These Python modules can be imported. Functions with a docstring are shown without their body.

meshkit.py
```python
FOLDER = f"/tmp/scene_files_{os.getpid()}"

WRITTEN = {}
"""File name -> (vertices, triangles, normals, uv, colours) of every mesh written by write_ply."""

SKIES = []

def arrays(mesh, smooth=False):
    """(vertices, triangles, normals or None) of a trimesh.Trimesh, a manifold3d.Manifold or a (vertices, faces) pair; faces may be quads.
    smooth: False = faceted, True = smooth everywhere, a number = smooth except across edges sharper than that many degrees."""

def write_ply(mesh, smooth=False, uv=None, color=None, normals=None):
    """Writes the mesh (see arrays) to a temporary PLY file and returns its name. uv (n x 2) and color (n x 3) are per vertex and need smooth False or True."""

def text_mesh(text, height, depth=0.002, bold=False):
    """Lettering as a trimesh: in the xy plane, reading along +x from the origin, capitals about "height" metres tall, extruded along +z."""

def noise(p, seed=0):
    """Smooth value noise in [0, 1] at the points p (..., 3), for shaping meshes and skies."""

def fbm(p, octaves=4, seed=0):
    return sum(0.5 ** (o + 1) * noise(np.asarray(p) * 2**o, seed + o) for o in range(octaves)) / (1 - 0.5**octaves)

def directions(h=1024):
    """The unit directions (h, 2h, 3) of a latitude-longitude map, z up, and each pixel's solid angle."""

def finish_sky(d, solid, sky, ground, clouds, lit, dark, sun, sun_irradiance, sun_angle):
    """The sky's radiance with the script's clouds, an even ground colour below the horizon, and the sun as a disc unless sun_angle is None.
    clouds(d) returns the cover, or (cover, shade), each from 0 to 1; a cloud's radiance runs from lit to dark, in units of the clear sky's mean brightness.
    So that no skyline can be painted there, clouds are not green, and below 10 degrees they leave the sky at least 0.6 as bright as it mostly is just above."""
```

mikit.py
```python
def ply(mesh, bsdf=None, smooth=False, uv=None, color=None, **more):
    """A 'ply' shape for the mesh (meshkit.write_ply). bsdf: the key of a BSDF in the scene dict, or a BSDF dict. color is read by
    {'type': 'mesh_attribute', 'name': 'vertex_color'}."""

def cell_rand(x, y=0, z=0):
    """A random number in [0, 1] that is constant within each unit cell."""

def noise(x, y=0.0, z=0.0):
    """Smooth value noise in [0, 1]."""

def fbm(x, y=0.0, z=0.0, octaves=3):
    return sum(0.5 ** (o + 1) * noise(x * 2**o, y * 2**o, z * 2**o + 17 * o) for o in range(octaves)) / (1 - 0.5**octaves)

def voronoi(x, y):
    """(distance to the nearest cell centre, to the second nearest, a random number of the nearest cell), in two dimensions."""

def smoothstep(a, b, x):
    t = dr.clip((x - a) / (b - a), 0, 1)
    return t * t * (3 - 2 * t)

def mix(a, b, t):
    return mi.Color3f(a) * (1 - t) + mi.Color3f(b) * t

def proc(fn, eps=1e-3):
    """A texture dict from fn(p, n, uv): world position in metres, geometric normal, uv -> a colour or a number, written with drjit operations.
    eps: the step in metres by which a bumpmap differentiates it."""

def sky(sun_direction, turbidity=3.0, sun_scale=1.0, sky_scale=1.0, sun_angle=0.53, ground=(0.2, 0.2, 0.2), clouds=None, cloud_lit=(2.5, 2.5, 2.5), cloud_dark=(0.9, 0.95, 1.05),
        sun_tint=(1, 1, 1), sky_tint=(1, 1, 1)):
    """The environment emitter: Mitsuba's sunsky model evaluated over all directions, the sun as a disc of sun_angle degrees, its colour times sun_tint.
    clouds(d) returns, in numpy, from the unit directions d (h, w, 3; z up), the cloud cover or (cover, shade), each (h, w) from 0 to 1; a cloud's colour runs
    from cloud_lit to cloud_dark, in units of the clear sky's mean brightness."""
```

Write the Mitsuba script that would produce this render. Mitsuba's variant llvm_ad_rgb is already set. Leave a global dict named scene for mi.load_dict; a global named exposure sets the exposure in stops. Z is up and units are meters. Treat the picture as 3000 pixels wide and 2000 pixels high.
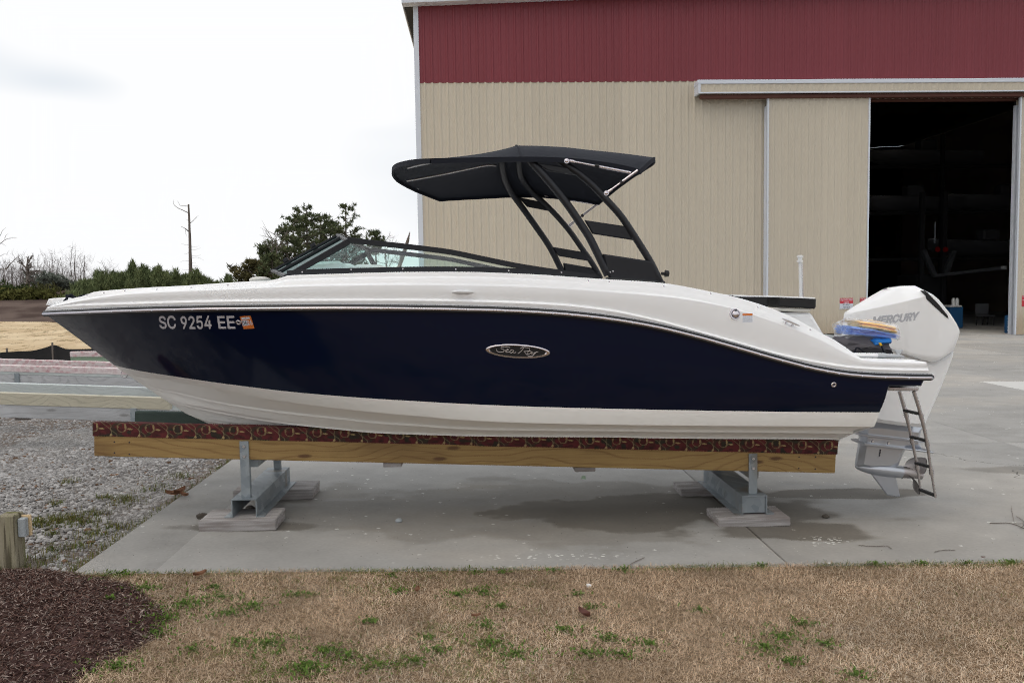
import math, random
import numpy as np
import trimesh, shapely
import shapely.geometry as sg
import manifold3d
import drjit as dr
import mitsuba as mi
import mikit, meshkit
from mikit import ply, proc, noise, fbm, voronoi, cell_rand, smoothstep, mix
from scipy.interpolate import PchipInterpolator
T = mi.ScalarTransform4f
scene, labels = {}, {}
rng = np.random.default_rng(7)

# ---------------------------------------------------------------- camera, sky, exposure
F, CAMH = 2423.0, 2.0                       # focal length in photo pixels (3000 wide), eye height
PITCH, YAW, ROLL = np.radians([3.932, 2.296, 0.9])
_f0 = np.array([np.sin(YAW), np.cos(YAW), 0]); _r0 = np.array([np.cos(YAW), -np.sin(YAW), 0])
FW = _f0 * np.cos(PITCH) - np.array([0, 0, 1]) * np.sin(PITCH)
_u0 = np.cross(_r0, FW)
RT = np.cos(ROLL) * _r0 - np.sin(ROLL) * _u0
UP = np.cos(ROLL) * _u0 + np.sin(ROLL) * _r0
EYE = np.array([0, 0, CAMH])
scene['camera'] = {'type': 'perspective', 'fov': float(np.degrees(2 * np.arctan(1500 / F))), 'fov_axis': 'x', 'near_clip': 0.1, 'far_clip': 3000.0,
                   'to_world': T().look_at(origin=EYE.tolist(), target=(EYE + FW).tolist(), up=UP.tolist())}


def sky_clouds(d):
    az = np.arctan2(d[..., 0], d[..., 1]); el = np.arcsin(np.clip(d[..., 2], -1, 1))
    q = np.stack([az * 2.2, el * 7.0, az * 0 + 3.3], -1)
    n = meshkit.fbm(q, 4, 5)
    shade = np.clip((n - 0.50) * 3.0, 0, 1)
    return np.ones(d.shape[:2]) * 1.0, shade


scene['sky'] = mikit.sky((-0.35, -0.45, 0.8), turbidity=4, sun_scale=0.14, sun_angle=40, clouds=sky_clouds, cloud_lit=(2.95, 2.97, 3.0), cloud_dark=(1.50, 1.82, 2.15), ground=(0.25, 0.23, 0.2))
exposure = 1.62


# ---------------------------------------------------------------- layout: photo pixels to places
GA, GZ = -0.01718, -0.0475                  # the yard falls gently towards the right


def G(x, y=0):
    return GZ + GA * np.clip(x, -45, 45)


def ray(px, py):
    d = FW * F + RT * (px - 1500) + UP * (1000 - py)
    return d / np.linalg.norm(d)


def atY(px, py, Y):
    d = ray(px, py)
    return EYE + d * (Y / d[1])


def atG(px, py, up=0.0):
    d = ray(px, py)
    return EYE + d * ((GZ + up - CAMH) / (d[2] - GA * d[0]))


def atZ(px, py, z):
    d = ray(px, py)
    return EYE + d * ((z - CAMH) / d[2])


# the boat lies on its own plane, turned a little to the yard: a along it (towards the stern), t across (away from the road), z up
BO = np.array([0, 7.5, 0.0]); _b = 0.0306
BE = np.array([math.cos(_b), math.sin(_b), 0]); BN = np.array([-math.sin(_b), math.cos(_b), 0])


def bt(px, py, t):
    """(a, t, z) of the place at offset t seen at the pixel."""
    d = ray(px, py)
    k = ((BO + BN * t - EYE) @ BN) / (d @ BN)
    p = EYE + d * k
    return np.array([(p - BO) @ BE, t, p[2]])


def W(q):
    """boat (a, t, z) to world."""
    q = np.asarray(q, float)
    return BO + q[..., 0:1] * BE + q[..., 1:2] * BN + q[..., 2:3] * np.array([0, 0, 1.0])


# ---------------------------------------------------------------- helpers
_used = {}


def numbered(name):
    if name not in _used:
        _used[name] = 0
        return name
    _used[name] += 1
    return f"{name}_{_used[name]:03d}"


def key_of(name, parent=None):
    return numbered(f"{parent}__{name}" if parent else name)


def obj(name, mesh, bsdf, parent=None, smooth=False, label=None, **kw):
    k = key_of(name, parent)
    scene[k] = ply(mesh, 'mat_' + bsdf, smooth, **kw)
    if label:
        labels[k] = {'label': label}
    return k


def tag(k, label, cat, group=None, kind=None):
    labels[k] = {'label': label, 'category': cat}
    if group:
        labels[k]['group'] = group
    if kind:
        labels[k]['kind'] = kind
    return k


def thing(name, label, cat, group=None):
    return tag(numbered(name), label, cat, group)


def struct(name, mesh, bsdf, label=None, smooth=False, kind='structure', **kw):
    k = obj(name, mesh, bsdf, smooth=smooth, **kw)
    labels[k] = {'kind': kind, 'label': label or name.replace('_', ' '), 'category': name.replace('_', ' ')}
    return k


def join(ms):
    ms = [m for m in ms if m is not None]
    return trimesh.util.concatenate([trimesh.Trimesh(m.vertices, m.faces, process=False) for m in ms])


def tm(v, f):
    f = np.asarray(f, int)
    if f.shape[1] == 4:
        f = np.vstack([f[:, [0, 1, 2]], f[:, [0, 2, 3]]])
    return trimesh.Trimesh(np.asarray(v, float), f, process=False)


def grid(P, flip=False):
    """(r, c, 3) points to a sheet."""
    P = np.asarray(P, float); r, c = P.shape[:2]
    i = np.arange(r * c).reshape(r, c)
    q = np.stack([i[:-1, :-1], i[:-1, 1:], i[1:, 1:], i[1:, :-1]], -1).reshape(-1, 4)
    return tm(P.reshape(-1, 3), q[:, ::-1] if flip else q)


def cbox(c, s, ch=0.004, M=None):
    """chamfered box, centre c, size s; M: 3x3 whose columns are its axes."""
    h = np.asarray(s, float) / 2; ch = min(ch, h.min() * 0.45)
    pts = []
    for sx in (-1, 1):
        for sy in (-1, 1):
            for sz in (-1, 1):
                e = np.array([sx, sy, sz])
                for k in range(3):
                    q = e * (h - ch); q[k] = e[k] * h[k]
                    pts.append(q)
    m = trimesh.convex.convex_hull(np.array(pts))
    v = np.array(m.vertices)
    if M is not None:
        v = v @ np.asarray(M).T
    return tm(v + np.asarray(c, float), m.faces)


def bbox(lo, hi, ch=0.004):
    lo, hi = np.asarray(lo, float), np.asarray(hi, float)
    return cbox((lo + hi) / 2, hi - lo, ch)


def frames(P, ref):
    P = np.asarray(P, float)
    t = np.gradient(P, axis=0); t /= np.linalg.norm(t, axis=1, keepdims=True) + 1e-12
    n = np.asarray(ref, float) - (t @ np.asarray(ref, float))[:, None] * t
    n /= np.linalg.norm(n, axis=1, keepdims=True) + 1e-9
    return t, n, np.cross(t, n)


def sweep(P, sec, ref=(0, 0, 1), cap=True, scale=None):
    """closed section sec (k x 2: along n = ref made square to the path, along b) swept along P."""
    P = np.asarray(P, float); sec = np.asarray(sec, float)
    t, n, b = frames(P, ref)
    sc = np.ones(len(P)) if scale is None else np.asarray(scale)
    V = P[:, None] + sc[:, None, None] * (sec[None, :, 0:1] * n[:, None] + sec[None, :, 1:2] * b[:, None])
    r, c = V.shape[:2]; i = np.arange(r * c).reshape(r, c); j = np.roll(i, -1, 1)
    q = np.stack([i[:-1], j[:-1], j[1:], i[1:]], -1).reshape(-1, 4)
    f = np.vstack([q[:, [0, 1, 2]], q[:, [0, 2, 3]]])
    v = V.reshape(-1, 3)
    if cap:
        n0 = len(v); v = np.vstack([v, V[0].mean(0), V[-1].mean(0)])
        f = np.vstack([f, np.stack([j[0], i[0], i[0] * 0 + n0], -1), np.stack([i[-1], j[-1], i[0] * 0 + n0 + 1], -1)])
    m = tm(v, f)
    if m.volume < 0:
        m = tm(v, f[:, ::-1])
    return m


def circ(r, k=10, ry=None):
    a = np.arange(k) / k * 2 * np.pi
    return np.stack([np.cos(a) * r, np.sin(a) * (ry or r)], -1)


def rect(w, h, ch=0.15):
    w, h = w / 2, h / 2; c = min(w, h) * ch
    return np.array([[w, -h + c], [w, h - c], [w - c, h], [-w + c, h], [-w, h - c], [-w, -h + c], [-w + c, -h], [w - c, -h]])


def tube(P, r, k=10, scale=None):
    P = np.asarray(P, float); d = P[-1] - P[0]
    ref = np.eye(3)[np.argmin(np.abs(d))] + 0.013
    return sweep(P, circ(r, k), ref, scale=scale)


def bar(p0, p1, w, h, ref=(0, 0, 1), ch=0.15):
    """w: size along ref, h: across."""
    return sweep(np.array([p0, p1], float), rect(w, h, ch), ref)


def spline(P, n):
    P = np.asarray(P, float)
    s = np.r_[0, np.cumsum(np.linalg.norm(np.diff(P, axis=0), axis=1))]
    return PchipInterpolator(s, P)(np.linspace(0, s[-1], n))


def curve(pts, n, pw=1.0):
    pts = np.asarray(pts, float)
    x = pts[0, 0] + (pts[-1, 0] - pts[0, 0]) * np.linspace(0, 1, n) ** pw
    return np.stack([x, PchipInterpolator(pts[:, 0], pts[:, 1])(x)], -1)


def prism(poly, t0, t1, ch=0.0, to=W):
    """(a, z) polygon extruded across from t0 to t1, chamfered on its two faces, taken to the world by `to`."""
    pg = sg.Polygon(poly).buffer(0)
    if ch <= 0:
        m = trimesh.creation.extrude_polygon(pg, t1 - t0, engine='earcut')
        v = np.array(m.vertices); q = np.stack([v[:, 0], t0 + v[:, 2], v[:, 1]], -1)
        m = tm(to(q), m.faces)
    else:
        x = np.array(pg.exterior.coords)[:-1]; ins = pg.buffer(-ch, join_style=2)
        ctr = np.array(pg.representative_point().coords[0])
        # chamfer by moving each corner inwards along its bisector
        if not pg.exterior.is_ccw:
            x = x[::-1]
        e = np.roll(x, -1, 0) - x; e /= np.linalg.norm(e, axis=1, keepdims=True) + 1e-12
        nrm = np.stack([e[:, 1], -e[:, 0]], -1); pm = np.roll(nrm, 1, 0)
        bis = nrm + pm; bis /= np.maximum((bis * nrm).sum(1, keepdims=True), 0.35)
        xi = x - bis * ch
        rings = [(xi, t0), (x, t0 + ch), (x, t1 - ch), (xi, t1)]
        k = len(x); V = np.vstack([np.column_stack([r[:, 0], np.full(k, t), r[:, 1]]) for r, t in rings])
        f = []
        for a in range(3):
            for i in range(k):
                j = (i + 1) % k
                f += [[a * k + i, a * k + j, (a + 1) * k + j], [a * k + i, (a + 1) * k + j, (a + 1) * k + i]]
        _, tri = trimesh.creation.triangulate_polygon(sg.Polygon(xi), engine='earcut')
        pts, tri = trimesh.creation.triangulate_polygon(sg.Polygon(xi), engine='earcut')
        from scipy.spatial import cKDTree
        mp = cKDTree(xi).query(pts)[1]
        tri = mp[tri]
        f += tri[:, ::-1].tolist() + (tri + 3 * k).tolist()
        m = tm(to(V), f)
    if m.volume < 0:
        m = tm(m.vertices, m.faces[:, ::-1])
    return m


def az(pts, t):
    return np.array([bt(x, y, t)[[0, 2]] for x, y in pts])


def disc(c, n, r, h, k=16, r2=None):
    n = np.asarray(n, float); n = n / np.linalg.norm(n)
    return sweep(np.array([c, np.asarray(c) + n * h]), circ(r, k), np.eye(3)[np.argmin(abs(n))], scale=[1, (r2 or r) / r])


def ball(c, r, sub=2, s=(1, 1, 1)):
    m = trimesh.creation.icosphere(subdivisions=sub, radius=r)
    return tm(m.vertices * np.asarray(s) + np.asarray(c), m.faces)


def ring(c, n, R, r, k=24, kk=8, s=(1, 1)):
    n = np.asarray(n, float) / np.linalg.norm(n); u = np.cross(n, np.eye(3)[np.argmin(abs(n))]); u /= np.linalg.norm(u); v = np.cross(n, u)
    a = np.arange(k) / k * 2 * np.pi; b = np.arange(kk) / kk * 2 * np.pi
    rad = (np.cos(a)[:, None] * u * s[0] + np.sin(a)[:, None] * v * s[1])
    P = np.asarray(c) + rad[:, None] * (R + r * np.cos(b))[None, :, None] + (r * np.sin(b))[None, :, None] * n
    P = np.concatenate([P, P[:1]], 0); P = np.concatenate([P, P[:, :1]], 1)
    m = grid(P)
    return m if m.volume > 0 else tm(m.vertices, m.faces[:, ::-1])


def rays_hit(m, o, d):
    """first hits of rays with a mesh (numpy); returns points (nan where none)."""
    v0, v1, v2 = (m.vertices[m.faces[:, k]] for k in range(3)); e1, e2 = v1 - v0, v2 - v0
    out = np.full((len(o), 3), np.nan)
    for i, (oo, dd) in enumerate(zip(o, d)):
        h = np.cross(dd, e2); a = (e1 * h).sum(1); ok = abs(a) > 1e-12; inv = np.where(ok, 1 / np.where(ok, a, 1), 0)
        s = oo - v0; u = (s * h).sum(1) * inv; q = np.cross(s, e1); w = (q @ dd) * inv; t = (e2 * q).sum(1) * inv
        ok &= (u > -1e-6) & (w > -1e-6) & (u + w < 1 + 1e-6) & (t > 1e-4)
        if ok.any():
            out[i] = oo + dd * t[ok].min()
    return out
# ---------------------------------------------------------------- materials
def rgb(*c):
    return {'type': 'rgb', 'value': list(c)}


def pri(c, rough=0.5, **kw):
    return {'type': 'twosided', 'b': {'type': 'principled', 'base_color': rgb(*c) if isinstance(c, tuple) else c, 'roughness': rough, **kw}}


def dif(c):
    return {'type': 'twosided', 'b': {'type': 'diffuse', 'reflectance': rgb(*c) if isinstance(c, tuple) else c}}


VC = {'type': 'mesh_attribute', 'name': 'vertex_color'}
MATS = {
    'white_gelcoat': pri((.82, .83, .845), .26, specular=.4),
    'bottom_gelcoat': pri((.82, .82, .80), .35, specular=.4),
    'engine_white': pri((.82, .83, .84), .28, specular=.4),
    'black_frame': pri((.007, .008, .012), .42, specular=.4),
    'black_cloth': pri((.008, .010, .017), .8, specular=.25, sheen=.2),
    'black_vinyl': pri((.010, .010, .011), .55, specular=.4),
    'rubber': pri((.015, .016, .018), .5),
    'chrome': {'type': 'twosided', 'b': {'type': 'roughconductor', 'material': 'Cr', 'alpha': 0.09, 'specular_reflectance': rgb(1., 1., 1.)}},
    'polished': pri((.72, .73, .75), .22, metallic=.55, specular=.6),
    'steel': {'type': 'twosided', 'b': {'type': 'roughconductor', 'material': 'Cr', 'alpha': 0.28, 'specular_reflectance': rgb(.72, .71, .66)}},
    'silver_paint': pri((.50, .52, .56), .30, metallic=.75, specular=.5),
    'grey_letter': pri((.43, .445, .48), .4),
    'light_letter': pri((.56, .55, .60), .5),
    'white_paint': pri((.60, .64, .72), .5),
    'white_plastic': pri((.75, .76, .77), .4),
    'grey_deck': pri((.24, .25, .25), .8),
    'grey_plastic': pri((.42, .44, .46), .45),
    'orange_print': pri((.62, .17, .03), .5),
    'red_print': pri((.52, .035, .05), .45),
    'dark_print': pri((.03, .03, .04), .5),
    'red_lamp': pri((.35, .01, .01), .25),
    'blue_plastic': pri((.02, .10, .24), .45),
    'yellow_cloth': pri((.82, .50, .11), .9),
    'blue_cloth': pri((.13, .28, .75), .9),
    'bag_grey': pri((.085, .08, .09), .85),
    'bag_blue': pri((.015, .17, .52), .7),
    'yellow_strap': pri((.75, .45, .02), .7),
    'beige_seat': pri((.55, .54, .50), .6),
    'track_brown': pri((.10, .035, .025), .7),
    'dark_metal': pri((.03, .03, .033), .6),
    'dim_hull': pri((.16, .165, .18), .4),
    'box_grey': pri((.32, .35, .37), .5),
    'box_tan': pri((.62, .46, .27), .7),
    'fence_cloth': pri((.018, .018, .019), .85),
    'green_board': pri((.22, .30, .22), .85),
    'vertex_diffuse': dif(VC),
    'leaf': {'type': 'twosided', 'b': {'type': 'diffuse', 'reflectance': VC}},
    'dim_steel': pri((.10, .105, .115), .5),
    'dead_leaf': pri((.17, .080, .042), .8),
    'dark_dirt': pri((.07, .06, .05), .9),
    'glass': {'type': 'thindielectric', 'int_ior': 1.5, 'specular_transmittance': rgb(.80, .93, .90)},
    'tinted_glass': {'type': 'thindielectric', 'int_ior': 1.5, 'specular_transmittance': rgb(.52, .76, .72), 'specular_reflectance': rgb(.28, .34, .34)},
    'clear_wrap': {'type': 'blendbsdf', 'weight': .09, 'a': {'type': 'thindielectric', 'int_ior': 1.5}, 'b': {'type': 'twosided', 'c': {'type': 'diffuse', 'reflectance': rgb(.8, .82, .86)}}},
}
MATS['navy_gelcoat'] = pri((.0014, .0056, .0235), .10, specular=.27)


def f_concrete(p, n, uv):
    sx = dr.floor((p.x - 2.25) / 4.6); sy = dr.floor((p.y - 5.85) / 4.6)
    tone = cell_rand(sx, sy, 3) * .10 - .05
    big = fbm(p.x * .55, p.y * .9, 4.0, 4); mid = fbm(p.x * 3.1, p.y * 4.3, 1.0, 3); fine = noise(p.x * 60, p.y * 60, .5)
    v = .315 + tone * .8 + (big - .5) * .13 + (mid - .5) * .07 + (fine - .5) * .05
    c = mix((.98, .965, .93), (1.0, .955, .885), smoothstep(.45, .7, big)) * v
    c = mix(c, (.52, .52, .51), smoothstep(10.70, 10.74, p.x) * (1 - smoothstep(17.22, 17.26, p.y)) * smoothstep(13.0, 13.04, p.y) * .8)
    # damp patches; the broad ones also paint in the shade beneath the boat
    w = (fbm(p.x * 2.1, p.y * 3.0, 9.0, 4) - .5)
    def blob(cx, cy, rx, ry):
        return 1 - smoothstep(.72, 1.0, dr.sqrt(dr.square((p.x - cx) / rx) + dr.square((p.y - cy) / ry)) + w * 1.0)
    wet_shade = dr.maximum(dr.maximum(blob(2.5, 6.70, .98, .30), blob(1.9, 7.5, 1.1, .5)), dr.maximum(blob(3.6, 7.9, .9, .22), dr.maximum(blob(-1.98, 6.98, .62, .22), dr.maximum(blob(1.5, 7.35, 1.9, .62), blob(.6, 7.5, 3.0, 1.15) * .45))))
    wet_shade = dr.maximum(wet_shade, blob(6.1, 8.9, .9, .25) * .6)
    c = mix(c, c * mi.Color3f(.50, .475, .44), wet_shade)
    # pale droppings and lime spots
    d1, d2, k = voronoi(p.x * 5.0, p.y * 5.0)
    zone = smoothstep(.46, .66, fbm(p.x * 1.3 + 5, p.y * 1.9, 2.0, 3))
    spot = (1 - smoothstep(.03, .085, d1 / (.35 + k))) * dr.select(k > .72, 1.0, 0.0) * zone
    e1, e2, q = voronoi(p.x * 14.0, p.y * 14.0)
    spot = dr.maximum(spot, (1 - smoothstep(.04, .10, e1)) * dr.select(q > .93, .7, 0.0) * zone)
    c = mix(c, (.62, .62, .6), spot * .75)
    dk = (1 - smoothstep(.04, .09, e1)) * dr.select(q < .05, 1.0, 0.0)
    c = c * (1 - .6 * dk)
    f1, f2, kq = voronoi(p.x * 17.0 + 3, p.y * 26.0)
    line = dr.maximum(1 - smoothstep(.3, 1.0, dr.sqrt(dr.square((p.x - .55) / .9) + dr.square((p.y - 6.12) / .10))), 1 - smoothstep(.3, 1.0, dr.sqrt(dr.square((p.x - 2.75) / .28) + dr.square((p.y - 6.42) / .16))))
    c = mix(c, (.70, .70, .68), (1 - smoothstep(.12, .32, f1)) * dr.select(kq > .45, 1.0, 0.0) * line * .9)
    # hairline crack
    cy = 9.3 + (fbm(p.y * .0 + p.x * 0 + 1.0, p.y * 3.0, 2.0, 4)) * .0
    cx = 6.0 + (fbm(p.y * 2.2, 7.0, 2.0, 4) - .5) * 1.3 + (p.y - 8.5) * -.25
    crack = (1 - smoothstep(.004, .014, dr.abs(p.x - cx))) * smoothstep(7.6, 8.0, p.y) * (1 - smoothstep(10.2, 10.4, p.y))
    c = c * (1 - .55 * crack)
    return c


def grainy(lo, hi, dirt, freq=1.0, knots=True):
    def fn(p, n, uv):
        x = p.x * 1.1 * freq; z = p.z * 1.0
        y = p.y
        wv = fbm(x * .9, z * 3.0 + y * 2, 3.0, 3)
        r = z * 46 + wv * 15 + dr.abs(noise(x * .55, 4.0, 1.0) - .5) * 22 + y * 20
        g = dr.abs(dr.sin(r))
        fib = fbm(x * 6, z * 190 + y * 100, 1.0, 2)
        v = .30 * (1 - smoothstep(.0, .55, g)) + .35 * (fib - .5) + .35 * (fbm(x * .8, z * 9, 6.0, 3) - .5)
        c = mix(hi, lo, dr.clip(v * 1.5 + .35, 0, 1))
        if knots:
            d1, d2, k = voronoi(p.x * 1.6, p.z * 5.5 + 3)
            kn = (1 - smoothstep(.05, .13, d1)) * dr.select(k > .62, 1.0, 0.0)
            c = mix(c, dirt, kn * .85)
        st = smoothstep(.55, .8, fbm(x * 1.1, z * 3 + y, 11.0, 4))
        return mix(c, dirt, st * .35)
    return fn


def f_endwood(p, n, uv):
    v = fbm(p.x * 5, p.y * 30, p.z * 70, 3); s = smoothstep(.4, .75, fbm(p.x * 4 + 2, p.y * 4, p.z * 10, 3))
    c = mix((.36, .345, .345), (.25, .235, .23), smoothstep(.3, .7, v))
    return mix(c, (.15, .12, .11), s * .55)


def stroke(d, w):
    return 1 - smoothstep(w * .6, w * 1.3, d)


def carpet(fade):
    def fn(p, n, uv):
        u = uv.x / .232; v = uv.y / .11                       # one motif across, one face high
        fu = u - dr.floor(u); tau = 6.2831853
        base = mix((.075, .015, .015), (.120, .020, .022), smoothstep(.35, .7, noise(u * 6, v * 4, 1.0)))
        base = mix(base, (.035, .026, .018), smoothstep(.70, .82, noise(u * 4 + 9, v * 3, 4.0)))
        sx = dr.abs(fu - (.42 + .22 * dr.sin(v * 3.0 + .6))) * .232
        lx = dr.abs(fu - (.82 - .30 * v + .05 * dr.sin(v * 9))) * .232
        k1 = dr.square((fu - .30) / .12) + dr.square((v - .18) / .10)
        k2 = dr.square((fu - .62) / .05) + dr.square((v - .12) / .12)
        k3 = dr.square((fu - .12) / .035) + dr.square((v - .8) / .22)
        k4 = dr.square((fu - .30 + (v - .55) * .3) / .10) + dr.square((v - .60) / .07)
        green = stroke(dr.abs(dr.sqrt(dr.square((fu - .85) * 2.1) + dr.square(v - .55)) - .42), .12)
        base = mix(base, (.040, .036, .022), green * .7)
        c = mix(base, (.25, .20, .11), dr.maximum(stroke(sx, .0036), stroke(lx, .0032)) * .75)
        c = mix(c, (.42, .31, .15), dr.maximum((1 - smoothstep(.5, 1.0, k2)), dr.maximum(1 - smoothstep(.5, 1.0, k3), 1 - smoothstep(.6, 1.1, k4))) * .8)
        c = mix(c, (.018, .016, .012), (1 - smoothstep(.4, 1.0, k1)) * .5)
        gu = u + .5; gu = gu - dr.floor(gu); gv = 1 - v
        m1 = dr.square((gu - .35) / .045) + dr.square((gv - .25) / .13)
        m2 = dr.square((gu - .62 + (gv - .5) * .25) / .04) + dr.square((gv - .5) / .16)
        arc = dr.abs(dr.sqrt(dr.square((gu - .5) * 2.1) + dr.square(gv - .30)) - .34) * .11
        c = mix(c, (.27, .21, .11), dr.maximum(stroke(arc, .003) * .7, dr.maximum(1 - smoothstep(.5, 1.0, m1), 1 - smoothstep(.5, 1.0, m2)) * .75))
        c = c * (.62 + .36 * noise(uv.x * 500, uv.y * 500, 1.0))
        if fade > 0:
            c = mix(c * 2.6, (.55, .47, .48), fade)
        return c
    return fn


def f_faded(p, n, uv):
    d1, d2, k = voronoi(uv.x / .085, uv.y / .075)
    red = (1 - smoothstep(.25, .55, d1)) * (.35 + .65 * k)
    c = mix((.58, .51, .51), (.40, .13, .16), red * .6)
    worn = smoothstep(.40, .62, fbm(p.x * 1.1, p.y * 2, 3.0, 3))
    c = mix(c, (.66, .62, .62), worn * .45)
    return c * (.8 + .35 * noise(uv.x * 260, uv.y * 260, 2.0))


def f_green_carpet(p, n, uv):
    return mix((.045, .066, .060), (.075, .10, .09), fbm(p.x * 9, p.y * 9, p.z * 14, 3)) * (.8 + .4 * noise(p.x * 300, p.y * 300, p.z * 300))


def f_galv(p, n, uv):
    d1, d2, k = voronoi(p.x * 16 + p.y * 9, p.z * 16 + p.y * 5)
    s = fbm(p.x * 3 + 4, p.y * 3, p.z * 3, 3)
    c = mix((.21, .245, .275), (.30, .335, .36), k) * (.8 + .4 * s)
    rust = smoothstep(.60, .74, fbm(p.x * 2.5, p.y * 4.5, p.z * 1.2 + 9, 3))
    return mix(c, (.20, .15, .09), rust * .55)


def siding(c0, c1):
    def fn(p, n, uv):
        s = fbm(p.x * 3.3, p.y * .5, p.z * .10, 3); l = fbm(p.x * 11, 3.0, p.z * .25, 2)
        c = mix(c0, c1, dr.clip(s * .9 + l * .12 - .1, 0, 1))
        c = c * (.955 + .09 * cell_rand((p.x + 2.26) / .914, 1, 5))
        low = 1 - smoothstep(.0, 1.6, p.z + fbm(p.x * 2, 1.0, p.z, 2) * .8)
        return mix(c, (.33, .24, .14), low * .5)
    return fn


def f_sand(p, n, uv):
    v = fbm(p.x * .8, p.y * .8, p.z, 4); s = fbm(p.x * 4, p.y * 2.2, 4.0, 3)
    c = mix((.70, .57, .39), (.58, .45, .29), smoothstep(.35, .65, v))
    return mix(c, (.24, .17, .09), smoothstep(.60, .72, s) * .7)


def f_soil(p, n, uv):
    v = fbm(p.x * .7, p.y * .5, p.z * 3, 4)
    return mix((.085, .062, .055), (.15, .115, .10), smoothstep(.35, .65, v))


def f_ground(p, n, uv):
    v = fbm(p.x * .12, p.y * .12, 2.0, 4); s = fbm(p.x * 1.3, p.y * 1.3, 5.0, 3)
    return mix(mix((.16, .12, .08), (.11, .10, .05), smoothstep(.4, .6, v)), (.22, .17, .12), smoothstep(.45, .7, s) * .6)


def f_gravel(p, n, uv):
    d1, d2, k = voronoi(p.x * 24, p.y * 24)
    e1, e2, q = voronoi(p.x * 11 + 3, p.y * 11)
    v = fbm(p.x * 1.1, p.y * 1.1, 1.0, 3)
    c = mix((.22, .21, .20), (.44, .43, .42), k * .6 + q * .4) * (.45 + .55 * smoothstep(.0, .28, d2 - d1))
    dirt = smoothstep(.52, .70, v) * .6
    return mix(c, (.13, .09, .065), dirt)


def f_lawn(p, n, uv):
    v = fbm(p.x * 1.7, p.y * 1.7, 1.0, 3); s = noise(p.x * 70, p.y * 70, 2.0)
    c = mix((.30, .21, .135), (.21, .15, .095), v)
    return c * (.6 + .6 * s)


def f_mulch(p, n, uv):
    s = fbm(p.x * 26, p.y * 26, p.z * 26, 3)
    return mix((.030, .017, .016), (.088, .054, .050), smoothstep(.35, .65, s))


def f_bark(p, n, uv):
    return mix((.10, .085, .075), (.24, .21, .19), fbm(p.x * 5, p.y * 5, p.z * 1.2, 3))


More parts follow.
